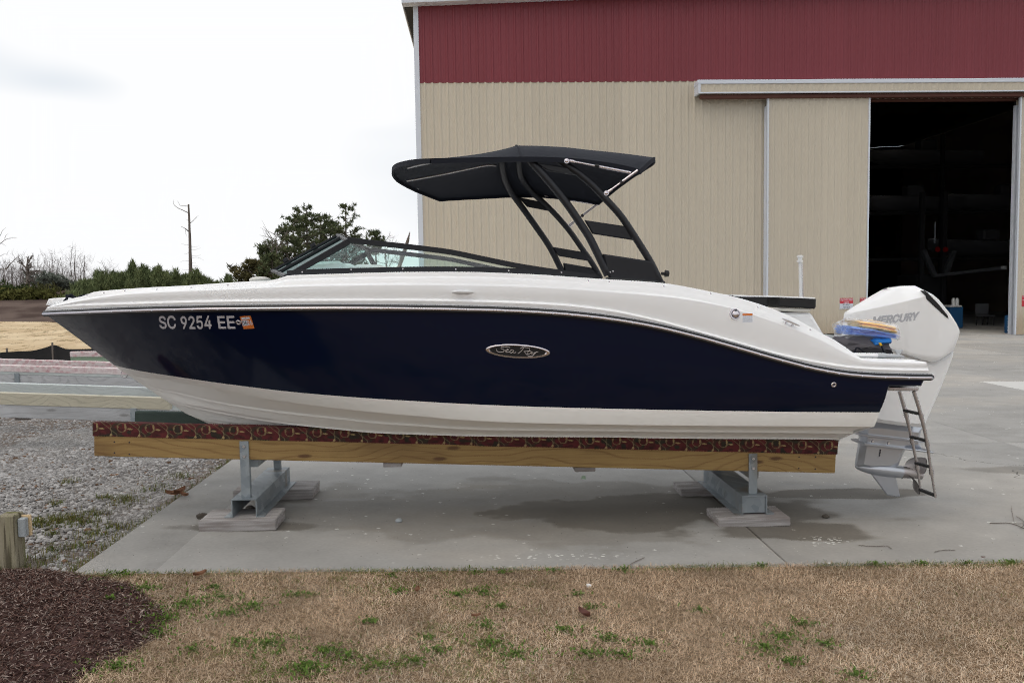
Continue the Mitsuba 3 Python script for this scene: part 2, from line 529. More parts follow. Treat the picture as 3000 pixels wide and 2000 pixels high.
def f_post(p, n, uv):
    s = fbm(p.x * 60, p.y * 60, p.z * 2.0, 3); l = fbm(p.x * 16, p.y * 16, p.z * .8 + 3, 3)
    c = mix((.30, .27, .20), (.19, .19, .10), smoothstep(.35, .65, l))
    return mix(c, (.07, .06, .04), smoothstep(.55, .72, s) * .8)


MATS.update({
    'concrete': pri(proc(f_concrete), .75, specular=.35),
    'pine_board': pri(proc(grainy((.20, .115, .038), (.36, .235, .088), (.09, .038, .014))), .7),
    'grey_board': pri(proc(grainy((.32, .33, .345), (.47, .48, .50), (.20, .20, .20), 1.3)), .85),
    'tan_board': pri(proc(grainy((.34, .32, .25), (.50, .47, .38), (.22, .21, .16), 2.0, False)), .85),
    'pale_board': pri(proc(grainy((.38, .42, .42), (.52, .56, .56), (.27, .30, .29), 1.6, False)), .85),
    'block_wood': pri(proc(f_endwood), .85),
    'carpet': pri(proc(carpet(0)), .95, sheen=.3),
    'faded_carpet': pri(proc(f_faded), .95),
    'green_carpet': pri(proc(f_green_carpet), .95),
    'galvanised': pri(proc(f_galv), .48, metallic=.45),
    'tan_siding': pri(proc(siding((.55, .50, .415), (.535, .485, .40))), .55, specular=.2),
    'red_siding': pri(proc(siding((.205, .042, .056), (.19, .037, .049))), .5, specular=.3),
    'sand': dif(proc(f_sand)), 'soil': dif(proc(f_soil)), 'ground': dif(proc(f_ground)), 'gravel': dif(proc(f_gravel)),
    'lawn': dif(proc(f_lawn)), 'mulch': dif(proc(f_mulch)), 'bark': dif(proc(f_bark)), 'post_wood': dif(proc(f_post)),
})
for _k, _m in MATS.items():
    scene['mat_' + _k] = _m
# ---------------------------------------------------------------- ground
def sheet(x0, x1, y0, y1, nx, ny, up=0.0, fn=None):
    xs, ys = np.linspace(x0, x1, nx), np.linspace(y0, y1, ny)
    X, Y = np.meshgrid(xs, ys)
    Z = G(X) + up
    if fn is not None:
        Z = Z + fn(X, Y)
    return grid(np.stack([X, Y, Z], -1))


PADX, PADY, WY = -2.93, 5.85, 34.0          # the pad's near left corner; the hangar's front wall
_xs = np.r_[-600, np.linspace(-60, 60, 61), 600]; _ys = np.r_[-400, np.linspace(-40, 120, 41), 900]
_X, _Y = np.meshgrid(_xs, _ys)
struct('ground', grid(np.stack([_X, _Y, G(_X) - .07], -1)), 'ground', 'bare earth and thin grass around the yard')
struct('gravel_yard', sheet(-30, PADX + .05, 5.6, 21.6, 60, 60, -.035, lambda x, y: .02 * (meshkit.noise(np.stack([x, y, x * 0], -1) * 1.3, 3) - .5)), 'gravel', 'grey gravel yard left of the concrete pad', smooth=True)
struct('sand_bank', sheet(-60, -2.6, 21.3, 45, 120, 60, 0, lambda x, y: -.06 + .12 * np.clip((y - 23) / 6, 0, 1) + .22 * (meshkit.fbm(np.stack([x * .55, y * .5, x * 0], -1), 4, 8) - .35)), 'sand', 'pale bare sand beyond the black silt fence', smooth=True)
struct('soil_bank', sheet(-90, -2.6, 43, 84, 110, 44, 0, lambda x, y: -.1 + 1.05 * np.clip((y - 43) / 6, 0, 1) ** 1.2 + .5 * np.clip((y - 49) / 30, 0, 1) + .22 * (meshkit.fbm(np.stack([x * .5, y * .5, x * 0], -1), 4, 9) - .5)), 'soil', 'dark earth and leaf litter below the trees', smooth=True)

pad = numbered('concrete_pad')
labels[pad] = {'kind': 'structure', 'label': 'grey concrete pad of large square slabs in front of the hangar', 'category': 'concrete pad'}
for iy in range(7):
    for ix in range(7):
        x0 = PADX if ix == 0 else 2.25 + 4.6 * (ix - 1); x1 = 2.25 + 4.6 * ix
        y0 = PADY + 4.6 * iy; y1 = min(y0 + 4.6, WY - .02)
        if y1 - y0 < .5:
            continue
        g = .004
        m = bbox((x0 + g, y0 + g, -.15), (x1 - g, y1 - g, 0), .006)
        v = np.array(m.vertices); v[:, 2] += G(v[:, 0])
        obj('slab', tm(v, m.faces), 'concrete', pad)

# lawn in front, and behind the camera
MUL = sg.Polygon([tuple(atG(x, y)[:2]) for x, y in ((175, 1672), (298, 1692), (385, 1706), (455, 1762), (493, 1800), (476, 1860), (404, 1902), (319, 1941), (238, 1988), (190, 2040), (120, 2140))] + [(-2.9, 3.5), (-5.5, 3.5), (-5.5, 5.97), (-3.2, 5.97)]).buffer(0)


def mulch_h(x, y):
    pts = shapely.points(np.ravel(x), np.ravel(y))
    d = shapely.distance(MUL.exterior, pts) * np.where(shapely.contains(MUL, pts), 1, -1)
    d = d.reshape(np.shape(x))
    return np.where(d > 0, .095 * (1 - np.exp(-np.maximum(d, 0) / .40)), -.03 + np.maximum(d, -1) * .05) + .012 * (meshkit.noise(np.stack([x * 9, y * 9, x * 0], -1), 4) - .5)


struct('lawn', sheet(-7, 14, -14, PADY - .005, 150, 140, -.006, lambda x, y: .018 * (meshkit.fbm(np.stack([x * 2.2, y * 2.2, x * 0], -1), 3, 2) - .5) + .004), 'lawn', 'dormant brown lawn along the front of the pad', smooth=True)
struct('mulch_bed', sheet(-5.6, -1.4, 3.4, 6.05, 150, 100, 0, mulch_h), 'mulch', 'low mound of dark shredded bark mulch', smooth=True)


def blades(x, y, z, L, w, lean, az_, col, bend=.5, seg=2):
    """grass blades as bent tapering strips; col (n x 3)."""
    n = len(x)
    d = np.stack([np.cos(az_), np.sin(az_), 0 * az_], -1); s = np.stack([-np.sin(az_), np.cos(az_), 0 * az_], -1)
    base = np.stack([x, y, z], -1)
    h = np.cos(lean)[:, None]; o = np.sin(lean)[:, None]
    upv = np.array([0, 0, 1.0])
    p1 = base + (upv * h * .62 + d * o * .42) * L[:, None]
    p2 = base + (upv * h * (.62 + .38 * (1 - bend)) + d * (o * .42 + .55 * bend + .2 * o)) * L[:, None]
    hw = (w / 2)[:, None] * s
    V = np.stack([base - hw, base + hw, p1 - hw * .8, p1 + hw * .8, p2], 1).reshape(-1, 3)
    i = np.arange(n)[:, None] * 5
    f = np.concatenate([i + [0, 1, 3], i + [0, 3, 2], i + [2, 3, 4]], 1).reshape(-1, 3)
    return tm(V, f), np.repeat(col, 5, 0)


def rand_in(n, x0, x1, y0, y1):
    return rng.uniform(x0, x1, n), rng.uniform(y0, y1, n)


# dry turf; how green it is follows slow noise, denser towards the near left
N = 330000
x, y = rand_in(N, -4.6, 5.4, 3.15, PADY + .03)
keep = mulch_h(x, y) < .02
x, y = x[keep], y[keep]
gn = meshkit.fbm(np.stack([x * 1.5, y * 1.8, x * 0 + 2], -1), 4, 21)
gm = meshkit.noise(np.stack([x * 6, y * 6, x * 0], -1), 22)
pg = np.clip((gn - .50) * 2.6, 0, .40) * np.clip((gm - .3) * 2.5, 0, 1) * np.clip(1.15 - .18 * (x + 2.5), .25, 1)
edge = np.clip((y - (PADY - .13)) / .12, 0, 1)
pg = np.maximum(pg, edge * np.clip((meshkit.noise(np.stack([x * 2.2, y * 0, x * 0], -1), 5) - .35) * 2, 0, .6))
green = rng.random(len(x)) < pg
tn = meshkit.fbm(np.stack([x * .9, y * .9, x * 0 + 7], -1), 3, 31)
k = rng.random(len(x))[:, None]
dry = np.array([.70, .55, .405]) * (1 - k) + np.array([.46, .325, .215]) * k
pale = rng.random(len(x)) < np.clip(.14 + (tn - .5) * .9, .03, .5)
dry[pale] = np.array([.78, .66, .52]) * rng.uniform(.8, 1.05, (pale.sum(), 1))
dark = rng.random(len(x)) < .16
dry[dark] = np.array([.15, .095, .055]) * rng.uniform(.6, 1.2, (dark.sum(), 1))
gr = np.array([.085, .135, .03]) * rng.uniform(.6, 1.5, (len(x), 1)) + np.array([.05, .02, 0]) * rng.random((len(x), 1))
col = np.where(green[:, None], gr, dry) * (.70 + .55 * np.clip((meshkit.fbm(np.stack([x * 2.4, y * 2.8, x * 0 + 4], -1), 4, 51) - .25) * 2, 0, 1))[:, None]
L = rng.uniform(.018, .05, len(x)) * np.where(green, 1.15, 1.0)
m, c = blades(x, y, G(x) + .0, L, rng.uniform(.0016, .0034, len(x)), np.abs(rng.normal(1.15, .35, len(x))).clip(0, 1.52), rng.uniform(0, 2 * np.pi, len(x)), col, .6)
struct('dry_grass', m, 'vertex_diffuse', 'short dormant straw coloured grass with green blades among it', kind='stuff', color=c)

# low green weeds in patches (places read off the photograph)
WP = [(355, 1683, .16), (430, 1725, .14), (540, 1772, .22), (490, 1818, .12), (668, 1800, .14), (745, 1776, .13), (625, 1722, .10), (870, 1747, .10), (790, 1887, .20), (340, 1958, .16), (890, 1962, .18), (640, 1752, .10),
      (1340, 1745, .11), (1415, 1738, .12), (1470, 1780, .08), (1170, 1733, .07), (1425, 1835, .12), (1085, 1825, .08), (1280, 1908, .11), (1430, 1888, .16), (1510, 1920, .15), (1780, 1875, .12), (1720, 1918, .12), (1820, 1920, .12),
      (1735, 1782, .08), (1690, 1745, .07), (960, 1910, .13), (1020, 1922, .12), (1650, 1850, .09), (2290, 1870, .16), (2350, 1830, .10), (2240, 1900, .14), (1900, 1890, .10), (2050, 1790, .06), (905, 1960, .14), (1250, 1872, .08), (330, 1775, .05), (470, 1860, .10), (560, 1905, .10), (700, 1880, .08), (1145, 1690, .05), (1390, 1680, .07), (1470, 1680, .06), (1620, 1676, .06), (1830, 1672, .07), (2230, 1660, .06), (2560, 1655, .07), (2700, 1652, .05), (2830, 1652, .06), (2960, 1650, .09), (1100, 1955, .12), (1210, 1940, .10), (2500, 1980, .1), (2310, 1940, .12), (2420, 1890, .08)]
xs, ys, zs = [], [], []
for px, py, r in WP:
    q = atG(px, py); n = int(2100 * r * r * 3.2) + 22
    rr = np.abs(rng.normal(0, .7, n)) * r * .8; a = rng.uniform(0, 2 * np.pi, n)
    xs.append(q[0] + rr * np.cos(a) * 1.35); ys.append(q[1] + rr * np.sin(a)); zs.append(np.full(n, r))
x, y, r_ = np.concatenate(xs), np.concatenate(ys), np.concatenate(zs)
ok = (y < PADY + .04)
x, y, r_ = x[ok], y[ok], r_[ok]
hh = np.where(mulch_h(x, y) > 0, mulch_h(x, y), 0)
colw = np.array([.072, .125, .030]) * rng.uniform(.55, 1.7, (len(x), 1)) + np.array([.035, .03, .004]) * rng.random((len(x), 1))
m, c = blades(x, y, G(x) + hh + rng.uniform(0, .02, len(x)), rng.uniform(.014, .034, len(x)), rng.uniform(.006, .013, len(x)), rng.uniform(.4, 1.5, len(x)), rng.uniform(0, 2 * np.pi, len(x)), colw, .7)
struct('green_weeds', m, 'vertex_diffuse', 'small bright green weeds in patches on the lawn', kind='stuff', color=c)

# shredded bark
N = 62000
x, y = rand_in(N, -4.8, -1.5, 3.45, 6.02)
h = mulch_h(x, y); keep = h > rng.uniform(-.032, .012, N)
x, y, h = x[keep], y[keep], h[keep]
n = len(x)
L = rng.uniform(.010, .050, n) * np.where(rng.random(n) < .10, 1.6, 1); w = rng.uniform(.0025, .007, n) * np.where(rng.random(n) < .1, 1.8, 1)
a = rng.uniform(0, 2 * np.pi, n) * .9 + .5; pit = rng.normal(0, .32, n)
d = np.stack([np.cos(a) * np.cos(pit), np.sin(a) * np.cos(pit), np.sin(pit)], -1); s = np.stack([-np.sin(a), np.cos(a), rng.normal(0, .4, n)], -1)
s /= np.linalg.norm(s, axis=1, keepdims=True); nn = np.cross(d, s)
b = np.stack([x, y, G(x) + h + rng.uniform(0, .014, n)], -1)
V = np.stack([b - d * L[:, None] / 2, b - s * w[:, None] / 2 + nn * w[:, None] * .1, b + s * w[:, None] / 2 + nn * w[:, None] * .3 + d * L[:, None] * .1, b + d * L[:, None] / 2 + nn * (L * rng.normal(0, .12, n))[:, None], b - nn * w[:, None] * .4], 1).reshape(-1, 3)
i = np.arange(n)[:, None] * 5
f = np.concatenate([i + [0, 2, 1], i + [1, 2, 3], i + [0, 1, 4], i + [1, 3, 4], i + [3, 2, 4], i + [2, 0, 4]], 1).reshape(-1, 3)
kk = rng.random(n)
cm = np.array([.052, .030, .025]) * (1 - kk[:, None]) + np.array([.185, .112, .092]) * kk[:, None]
lt = rng.random(n) < .30
cm[lt] = np.array([.36, .285, .25]) * rng.uniform(.5, 1.15, (lt.sum(), 1))
struct('mulch_chips', tm(V, f), 'vertex_diffuse', 'loose shredded bark chips covering the mulch mound', kind='stuff', color=np.repeat(cm, 5, 0))

# gravel: stones of their own near, smaller share farther
ico = trimesh.creation.icosphere(subdivisions=1, radius=1.0); octa = trimesh.creation.icosphere(subdivisions=0, radius=1.0)


def stones(x, y, z, r, base, cols, seed):
    g = np.random.default_rng(seed); n = len(x); nv = len(base.vertices)
    S = r[:, None] * np.stack([g.uniform(.8, 1.5, n), g.uniform(.7, 1.15, n), g.uniform(.45, .85, n)], -1)
    a = g.uniform(0, 2 * np.pi, n); ca, sa = np.cos(a), np.sin(a)
    B = np.asarray(base.vertices)[None] * (1 + g.uniform(-.22, .22, (n, nv, 1))) * S[:, None]
    V = np.stack([B[..., 0] * ca[:, None] - B[..., 1] * sa[:, None] + x[:, None], B[..., 0] * sa[:, None] + B[..., 1] * ca[:, None] + y[:, None], B[..., 2] + z[:, None]], -1)
    f = (np.asarray(base.faces)[None] + (np.arange(n) * nv)[:, None, None]).reshape(-1, 3)
    return tm(V.reshape(-1, 3), f), np.repeat(cols, nv, 0)


def stone_cols(n):
    k = rng.random(n)[:, None]
    c = np.array([.20, .19, .185]) * (1 - k) + np.array([.50, .49, .485]) * k
    br = rng.random(n) < .05
    c[br] = np.array([.20, .13, .09]) * rng.uniform(.6, 1.3, (br.sum(), 1))
    return c


N = 34000
x, y = rand_in(N, -7.2, PADX - .02, 5.95, 10.6)
dn = meshkit.fbm(np.stack([x * 1.4, y * 1.4, x * 0], -1), 3, 44)
de = np.clip((PADX - x) / .45, 0, 1)
keep = (rng.random(N) < np.clip(1.5 * (de * .9 + .12) * (1.25 - 1.1 * np.clip((dn - .5) * 3, 0, 1)), 0, 1)) & (mulch_h(x, y) < .01) & ~((x > -3.62) & (x < -3.25) & (y > 5.9) & (y < 6.3))
x, y = x[keep], y[keep]
big = rng.random(len(x)) < np.clip(.12 + .25 * np.exp(-((x + 3.9) / .7) ** 2) * np.exp(-((y - 6.9) / .8) ** 2), 0, 1)
r = np.where(big, rng.uniform(.013, .028, len(x)), rng.uniform(.006, .0135, len(x)))
m1, c1 = stones(x, y, G(x) - .035 + r * .35, r, octa, stone_cols(len(x)), 1)
N = 60000
u = rng.random(N); y2 = 10.4 * (21.3 / 10.4) ** u
x2 = rng.uniform(-1, 0, N) * (3.5 + y2 * .62) + PADX
keep = rng.random(N) < .9
x2, y2 = x2[keep], y2[keep]
r2 = rng.uniform(.008, .018, len(x2)) * (1 + (y2 - 10) * .035)
m2, c2 = stones(x2, y2, G(x2) - .035 + r2 * .2, r2, octa, stone_cols(len(x2)), 2)
struct('gravel_stones', join([m1, m2]), 'vertex_diffuse', 'loose grey crushed stones covering the yard', kind='stuff', color=np.vstack([c1, c2]))

# grass tufts in the gravel and a green edge along the pad
xs, ys, cs = [], [], []
for px, py, r, n in ((120, 1528, .12, 380), (185, 1513, .13, 420), (230, 1525, .12, 320), (165, 1470, .05, 60), (330, 1538, .08, 130), (205, 1405, .07, 80), (305, 1452, .06, 90), (235, 1593, .07, 110), (150, 1557, .05, 60), (100, 1640, .22, 380), (285, 1497, .08, 100), (365, 1455, .08, 130), (160, 1600, .06, 90), (380, 1465, .12, 140), (455, 1425, .12, 120), (60, 1690, .1, 60), (520, 1390, .12, 120), (270, 1560, .1, 150)):
    q = atG(px, py)
    xs.append(q[0] + rng.normal(0, r * .8, n)); ys.append(q[1] + rng.normal(0, r * .7, n))
xs.append(PADX - np.abs(rng.normal(0, .05, 900))); ys.append(5.95 + 8 * rng.random(900) ** 1.4)
x, y = np.concatenate(xs), np.concatenate(ys)
ok = (x < PADX) & (mulch_h(x, y) < .03); x, y = x[ok], y[ok]
kk = rng.random(len(x))[:, None]
cg = np.array([.075, .125, .025]) * (1 - kk) + np.array([.20, .16, .07]) * kk
m, c = blades(x, y, G(x) - .03, rng.uniform(.03, .085, len(x)), rng.uniform(.003, .006, len(x)), rng.uniform(.1, .9, len(x)), rng.uniform(0, 2 * np.pi, len(x)), cg, .5)
struct('grass_tufts', m, 'vertex_diffuse', 'small green grass tufts growing through the gravel', kind='stuff', color=c)
# ---------------------------------------------------------------- the boat
boat = thing('motorboat', 'dark blue and white bowrider motorboat with black canopy tower resting on the wooden bunks', 'boat')
RAILP = [(131, 919), (180, 916.8), (227.6, 915), (313, 911.5), (400, 908.6), (500, 906.2), (691, 903), (882.7, 901.7), (1000, 901.2), (1150, 902), (1319, 904.5), (1478, 908.5), (1637.8, 917.5), (1750, 928.5), (1777.6, 932), (1905, 953), (2032.7, 982.8), (2160, 1018), (2287.8, 1054), (2400, 1081.6), (2495.7, 1096.5), (2591, 1102.5), (2727, 1104.8)]
A0 = bt(131, 919, 0)[0]


def half_rail(d):
    r = 1.27 * (1 - (1 - np.clip(d / 3.2, 0, 1)) ** 3) + .05 * np.clip(d / .05, 0, 1) * (1 - np.clip(d / 2, 0, 1))
    return r - .07 * np.clip((d - 4.5) / 3, 0, 1)


def near_curve(pts, tf, n=90, pw=1.5):
    """3-D near-side curve (a, half beam, z) through the traced points, given half beam as a function of distance from the bow."""
    c = curve(pts, n, pw); out = []
    for px, py in c:
        t = .3
        for _ in range(40):
            q = bt(px, py, -t)
            t = .6 * t + .4 * float(tf(max(q[0] - A0, 0.0)))
        q = bt(px, py, -t)
        out.append([q[0], t, q[2]])
    return np.array(out)


def grow(x0, full, reach, pw):
    d0 = x0 - A0
    return lambda d: full * (1 - (1 - np.clip((d - d0) / reach, 0, 1)) ** pw) + .07 * (1 - np.exp(-np.clip(d - d0, 0, 9) / .10)) * np.clip(1.3 - (d - d0) / 2, 0, 1)


NBP = [(335, 1070), (417, 1087), (500, 1100), (600, 1115), (691, 1127.4), (882.7, 1149.7), (1074, 1165.2), (1250, 1176), (1319, 1180), (1542, 1189.6), (1650, 1192.8), (1969, 1200), (2300, 1205), (2576, 1207)]
CHP = [(376, 1098.7), (450, 1106), (532, 1118.5), (627.6, 1139), (787, 1168.9), (978, 1194.4), (1100, 1207.5), (1250, 1220.5), (1319, 1227), (1542, 1238.2), (1750, 1242.7), (1900, 1245), (2300, 1248), (2561, 1249.3)]
S1P = [(428, 1134), (500, 1148.5), (627.6, 1178), (819, 1208.7), (1010, 1229.5), (1100, 1239.5), (1250, 1249.5), (1323, 1255), (1482, 1260), (1850, 1263), (1900, 1264), (2300, 1267), (2500, 1269.4)]
S2P = [(470, 1163), (519, 1181.6), (659.4, 1213.5), (818.9, 1239), (1010, 1259.8), (1100, 1268), (1250, 1273.5), (1419, 1278), (1850, 1281.6), (1900, 1283), (2300, 1286), (2460, 1287.6)]
S3P = [(545, 1211), (598.9, 1229.5), (723, 1252.4), (900, 1276), (1200, 1296), (2450, 1310)]
KEEL = [(629.8, 1249), (760, 1281), (900, 1306), (1100, 1322), (1500, 1334), (2440, 1340)]
NU = 90
cR = near_curve([p for p in RAILP if p[0] < 2600] + [(2606, 1103)], half_rail, NU)
X_ = lambda p: bt(p[0], p[1], 0)[0]
cN = near_curve(NBP, grow(X_(NBP[0]), 1.13, 3.3, 2.3), NU)
cC = near_curve(CHP, grow(X_(CHP[0]), 1.10, 3.4, 2.2), NU)
c1 = near_curve(S1P, grow(X_(S1P[0]), .84, 3.2, 2.0), NU)
c2 = near_curve(S2P, grow(X_(S2P[0]), .58, 2.8, 2.0), NU)
c3 = near_curve(S3P, grow(X_(S3P[0]), .30, 2.2, 2.0), NU)
cK = near_curve(KEEL, lambda d: 0 * d, NU)
uu = np.linspace(0, 1, NU)[:, None]
# topsides: hollow flare forward, gently rounded amidships
ctrl = (cR + cN) / 2
dd = ctrl[:, 0:1] - A0
ctrl[:, 1:2] += np.where(dd < 2.4, -.03 * np.sin(np.pi * np.clip(dd / 2.4, 0, 1)) , 0) + .055 * np.clip((dd - 2.0) / 2, 0, 1)
rows = []
for v in np.linspace(0, 1, 15):
    rows.append((1 - v) ** 2 * cR + 2 * v * (1 - v) * ctrl + v ** 2 * cN)
top = np.array(rows)


def both(rowsA):
    """near rows (r, n, (a, half beam, z)) to a world sheet for each side, joined."""
    P = np.asarray(rowsA, float)
    near = P * np.array([1, -1, 1]); far = P
    return join([grid(W(near)), grid(W(far), True)])


def fix(m, inside):
    """make normals face away from the inside point."""
    m.fix_normals() if False else None
    c = m.triangles_center - np.asarray(inside)
    if ((m.face_normals * c).sum(1) * m.area_faces).sum() < 0:
        return tm(m.vertices, m.faces[:, ::-1])
    return m


MID = W(np.array([0.3, 0, 1.1]))
hull = fix(both(top), MID)
obj('hull', hull, 'navy_gelcoat', boat, smooth=40, label='glossy dark navy topsides')


def off(c, dt, dz):
    q = c.copy(); k = np.clip((c[:, 1] / .25), 0, 1)
    q[:, 1] = np.maximum(q[:, 1] + dt * k, 0); q[:, 2] += dz * k
    return q




def strips(rowsA, breaks):
    """both sides in strips that meet at crisp edges (rows listed in breaks)."""
    cut = [0] + list(breaks) + [len(rowsA) - 1]
    return join([both(rowsA[a:b + 1]) for a, b in zip(cut[:-1], cut[1:])])


bot = [off(cN, .002, -.001), (cN + cC) / 2 + [0, .008, 0], off(cC, 0, 0), off(cC, -.035, -.002), off(c1, .030, .032), off(c1, .006, .022), off(c1, .001, .008), c1, off(c1, -.05, .002),
       off(c2, .034, .034), off(c2, .007, .022), off(c2, .001, .008), c2, off(c2, -.05, .002), off(c3, .05, .05), off(c3, .008, .03), c3, off(c3, -.04, .004), cK]
bottom = fix(strips(bot, (2, 3, 7, 8, 12, 13, 16)), MID + [0, 0, .2])
obj('hull_bottom', bottom, 'bottom_gelcoat', boat, smooth=True, label='off white planing bottom with spray strakes')
# transom
tr = [c[-1] for c in (cR, cN, cC, c1, c2, c3, cK)]
trn = np.array([t * [1, -1, 1] for t in tr]); trf = np.array(tr)
obj('transom', fix(join([grid(W(np.stack([trn[1:], trf[1:]]))), grid(W(np.stack([np.array([trn[0], trn[1]]), np.array([trf[0], trf[1]])])))]), MID), 'white_gelcoat', boat)
# swim platform box under the stern, dark sides stepped in
HB = float(cR[-1, 1])
plat = prism(az([(2560, 1099), (2722, 1103), (2717, 1112), (2712, 1114), (2709, 1117), (2702, 1131), (2585, 1132), (2560, 1140)], -HB), -HB + .006, HB - .006, .012)
obj('swim_platform', plat, 'navy_gelcoat', boat, smooth=30)

# deck sides
C2P = [(137, 902), (227.6, 895.3), (400, 889.9), (500, 886.9), (691, 883), (882, 881.2), (1100, 880.5), (1250, 881), (1319, 882.3), (1478, 886.5), (1637.8, 894), (1750, 906), (1777.6, 909.6), (1905, 935), (2032.7, 968.5), (2160, 1004), (2287.8, 1040), (2400, 1063), (2495.7, 1077), (2591, 1082.6), (2721, 1085)]
TOPP = [(140, 899), (168, 890), (205, 876), (247, 866), (273, 855.5), (330, 849.5), (400, 844.2), (510, 838.6), (700, 826), (802, 820.8), (822, 813), (835, 807.8), (955, 803), (1100, 798.5), (1210, 796.5), (1319, 796), (1574, 804), (1650, 809), (1714, 813.8), (1779, 818), (1937, 828.5), (2064.5, 850.5), (2160, 871.5), (2255.9, 901.5), (2351.5, 944.5), (2400, 972), (2457, 1002), (2541, 1055), (2600, 1057), (2714, 1060.6)]
C1P = [(139, 900.5), (205, 886), (291, 871.5), (382.6, 861), (510, 854), (700, 846.5), (802, 841.5), (955, 837), (1000, 836.3), (1150, 834.5), (1319, 835.5), (1478, 838.6), (1637.8, 845), (1809, 857), (1968.9, 871), (2128, 899), (2255, 938), (2351, 974), (2400, 994), (2480, 1036), (2541, 1058), (2600, 1060), (2714, 1063)]
RTP = [(x, y - 8.5) for x, y in RAILP[:-1]] + [(2721, 1096)]
eR = near_curve(RTP, lambda d: half_rail(d) - .006, NU, 1.35)
e2 = near_curve(C2P, lambda d: half_rail(d) + .002, NU, 1.35)
fall = lambda d: np.clip((d - 6.35) / .8, 0, 1)
e1 = near_curve(C1P, lambda d: half_rail(d) * (.985 + .008 * fall(d)) - .014, NU, 1.35)
eT = near_curve(TOPP, lambda d: half_rail(d) * (.93 + .06 * fall(d)) - .02 - .02 * fall(d), NU, 1.35)
# a narrow bright bevel under the windshield: the top panel turns over 13 px below the edge
k0 = np.clip((eT[:, 0] - X_((800, 820))) / .25, 0, 1) * np.clip((X_((1735, 815)) - eT[:, 0]) / 1.0, 0, 1)
e0 = eT * (1 - .42) + e1 * .42
e0[:, 1] += .004 * k0
e0[:, 2] -= .004 * k0
inner = eT.copy(); inner[:, 1] = np.maximum(inner[:, 1] - .20, 0); inner[:, 2] += .004
wallb = inner.copy(); wallb[:, 1] = np.maximum(wallb[:, 1] - .02, 0); db_ = inner[:, 0] - A0; wallb[:, 2] = np.maximum(np.minimum(inner[:, 2] - .04, 1.28), inner[:, 2] - np.clip(.06 + .22 * (db_ - .3), .03, .72)); wallb[:, 1] = np.minimum(wallb[:, 1], np.maximum(.50 * (db_ - .25), 0))
floor = wallb.copy(); floor[:, 1] = 0
mid2 = e2 * .93 + e1 * .07; mid2[:, 1] += .0
e2b = e2.copy(); e2b[:, 1] += .0
kb_ = np.clip((e2[:, 0:1] - A0) / .5, 0, 1); kc_ = kb_ * np.clip((X_((2200, 915)) - e1[:, 0:1]) / 1.2, .0, 1)
sh2 = e2 + kb_ * [0, -.026, .015]; sh1 = e1 + kc_ * [0, -.016, .015]; e1l = e1 + kc_ * [0, .010, -.001]
sh0 = e0 + k0[:, None] * [0, -.022, .012]
rowsD = [eR, e2, sh2, sh2 * .5 + e1l * .5 + [0, .010, 0], e1l, sh1, sh1 * .5 + e0 * .5 + [0, .004, 0], e0, sh0, sh0 * .2 + eT * .8 + [0, .004, .002], eT, inner]
deck = fix(strips(rowsD, (1, 2, 4, 5, 7, 8, 10)), MID)
obj('deck', deck, 'white_gelcoat', boat, smooth=True, label='white moulded deck and coaming')
obj('cockpit_liner', both([inner, wallb, floor]), 'white_gelcoat', boat, smooth=30)
# aft face of the deck moulding and the platform top
ends = np.array([c[-1] for c in (eR, e2, e1, eT)])
obj('deck_end', grid(W(np.stack([ends * [1, -1, 1], ends]))), 'white_gelcoat', boat)
pt = az([(2380, 1056), (2714, 1060.2)], -HB + .08)
obj('platform_mat', bbox((0, 0, 0), (1, 1, 1)) if False else prism([(pt[0, 0], pt[0, 1] - .03), (pt[1, 0] - .03, pt[1, 1] - .03), (pt[1, 0] - .03, pt[1, 1] + .004), (pt[0, 0], pt[0, 1] + .004)], -HB + .10, HB - .10, .003), 'grey_deck', boat, label='grey non-slip mat on the swim platform')

# rub rail: dark rubber with a bright steel insert, round the bow and along both sides
rr = near_curve(RAILP, lambda d: half_rail(d) + .004, 120, 1.6)
full = np.vstack([(rr * [1, -1, 1])[::-1], (rr)[1:]])
sec = lambda w, h, o: np.array([[-h / 2, -.012 + o], [h / 2, -.012 + o], [h / 2, w * .55 + o], [h * .25, w + o], [-h * .25, w + o], [-h / 2, w * .55 + o]])


def rail_sweep(P, w, h, o=0, rnd=False):
    P3 = W(P); s = sec(w, h, o)
    if rnd:
        a_ = np.linspace(-1.5, 1.5, 9); s = np.vstack([np.stack([np.sin(a_) * h / 2, w * .45 + np.cos(a_) * h * .5], -1)[::-1], [[-h / 2, 0], [h / 2, 0]]])
    t, n, b = frames(P3, (0, 0, 1))
    outw = -np.cross(t, n) if True else b
    # outward: away from the centre plane
    sgn = 1.0
    q = P3 + outw * .1
    side = ((q - P3) @ BN)
    if side[0] > 0:
        sgn = -1.0
    m = []
    V = P3[:, None] + s[None, :, 0:1] * n[:, None] + sgn * s[None, :, 1:2] * outw[:, None]
    r, c = V.shape[:2]; i = np.arange(r * c).reshape(r, c); j = np.roll(i, -1, 1)
    f = np.stack([i[:-1], j[:-1], j[1:], i[1:]], -1).reshape(-1, 4)
    return fix(tm(V.reshape(-1, 3), f), MID)


obj('rub_rail', rail_sweep(full, .020, .050), 'rubber', boat, smooth=30, label='dark rubber rub rail')
obj('rub_rail_insert', rail_sweep(full - [0, 0, .003], .032, .024, 0, True), 'chrome', boat, smooth=60, label='bright steel strip on the rub rail')
# end caps across the stern
for s_ in (-1, 1):
    e = rr[-1] * [1, s_, 1]
    obj('rail_cap', ball(W(e), .026, 1, (1, 1, .95)), 'rubber', boat, smooth=True)

# ---- windshield (a little inboard of the coaming)
def fr(pts, t):
    """world points of traced pixels at offset t (number or list)."""
    t = np.broadcast_to(t, len(pts))
    return np.array([W(bt(x, y, tt)) for (x, y), tt in zip(pts, t)])


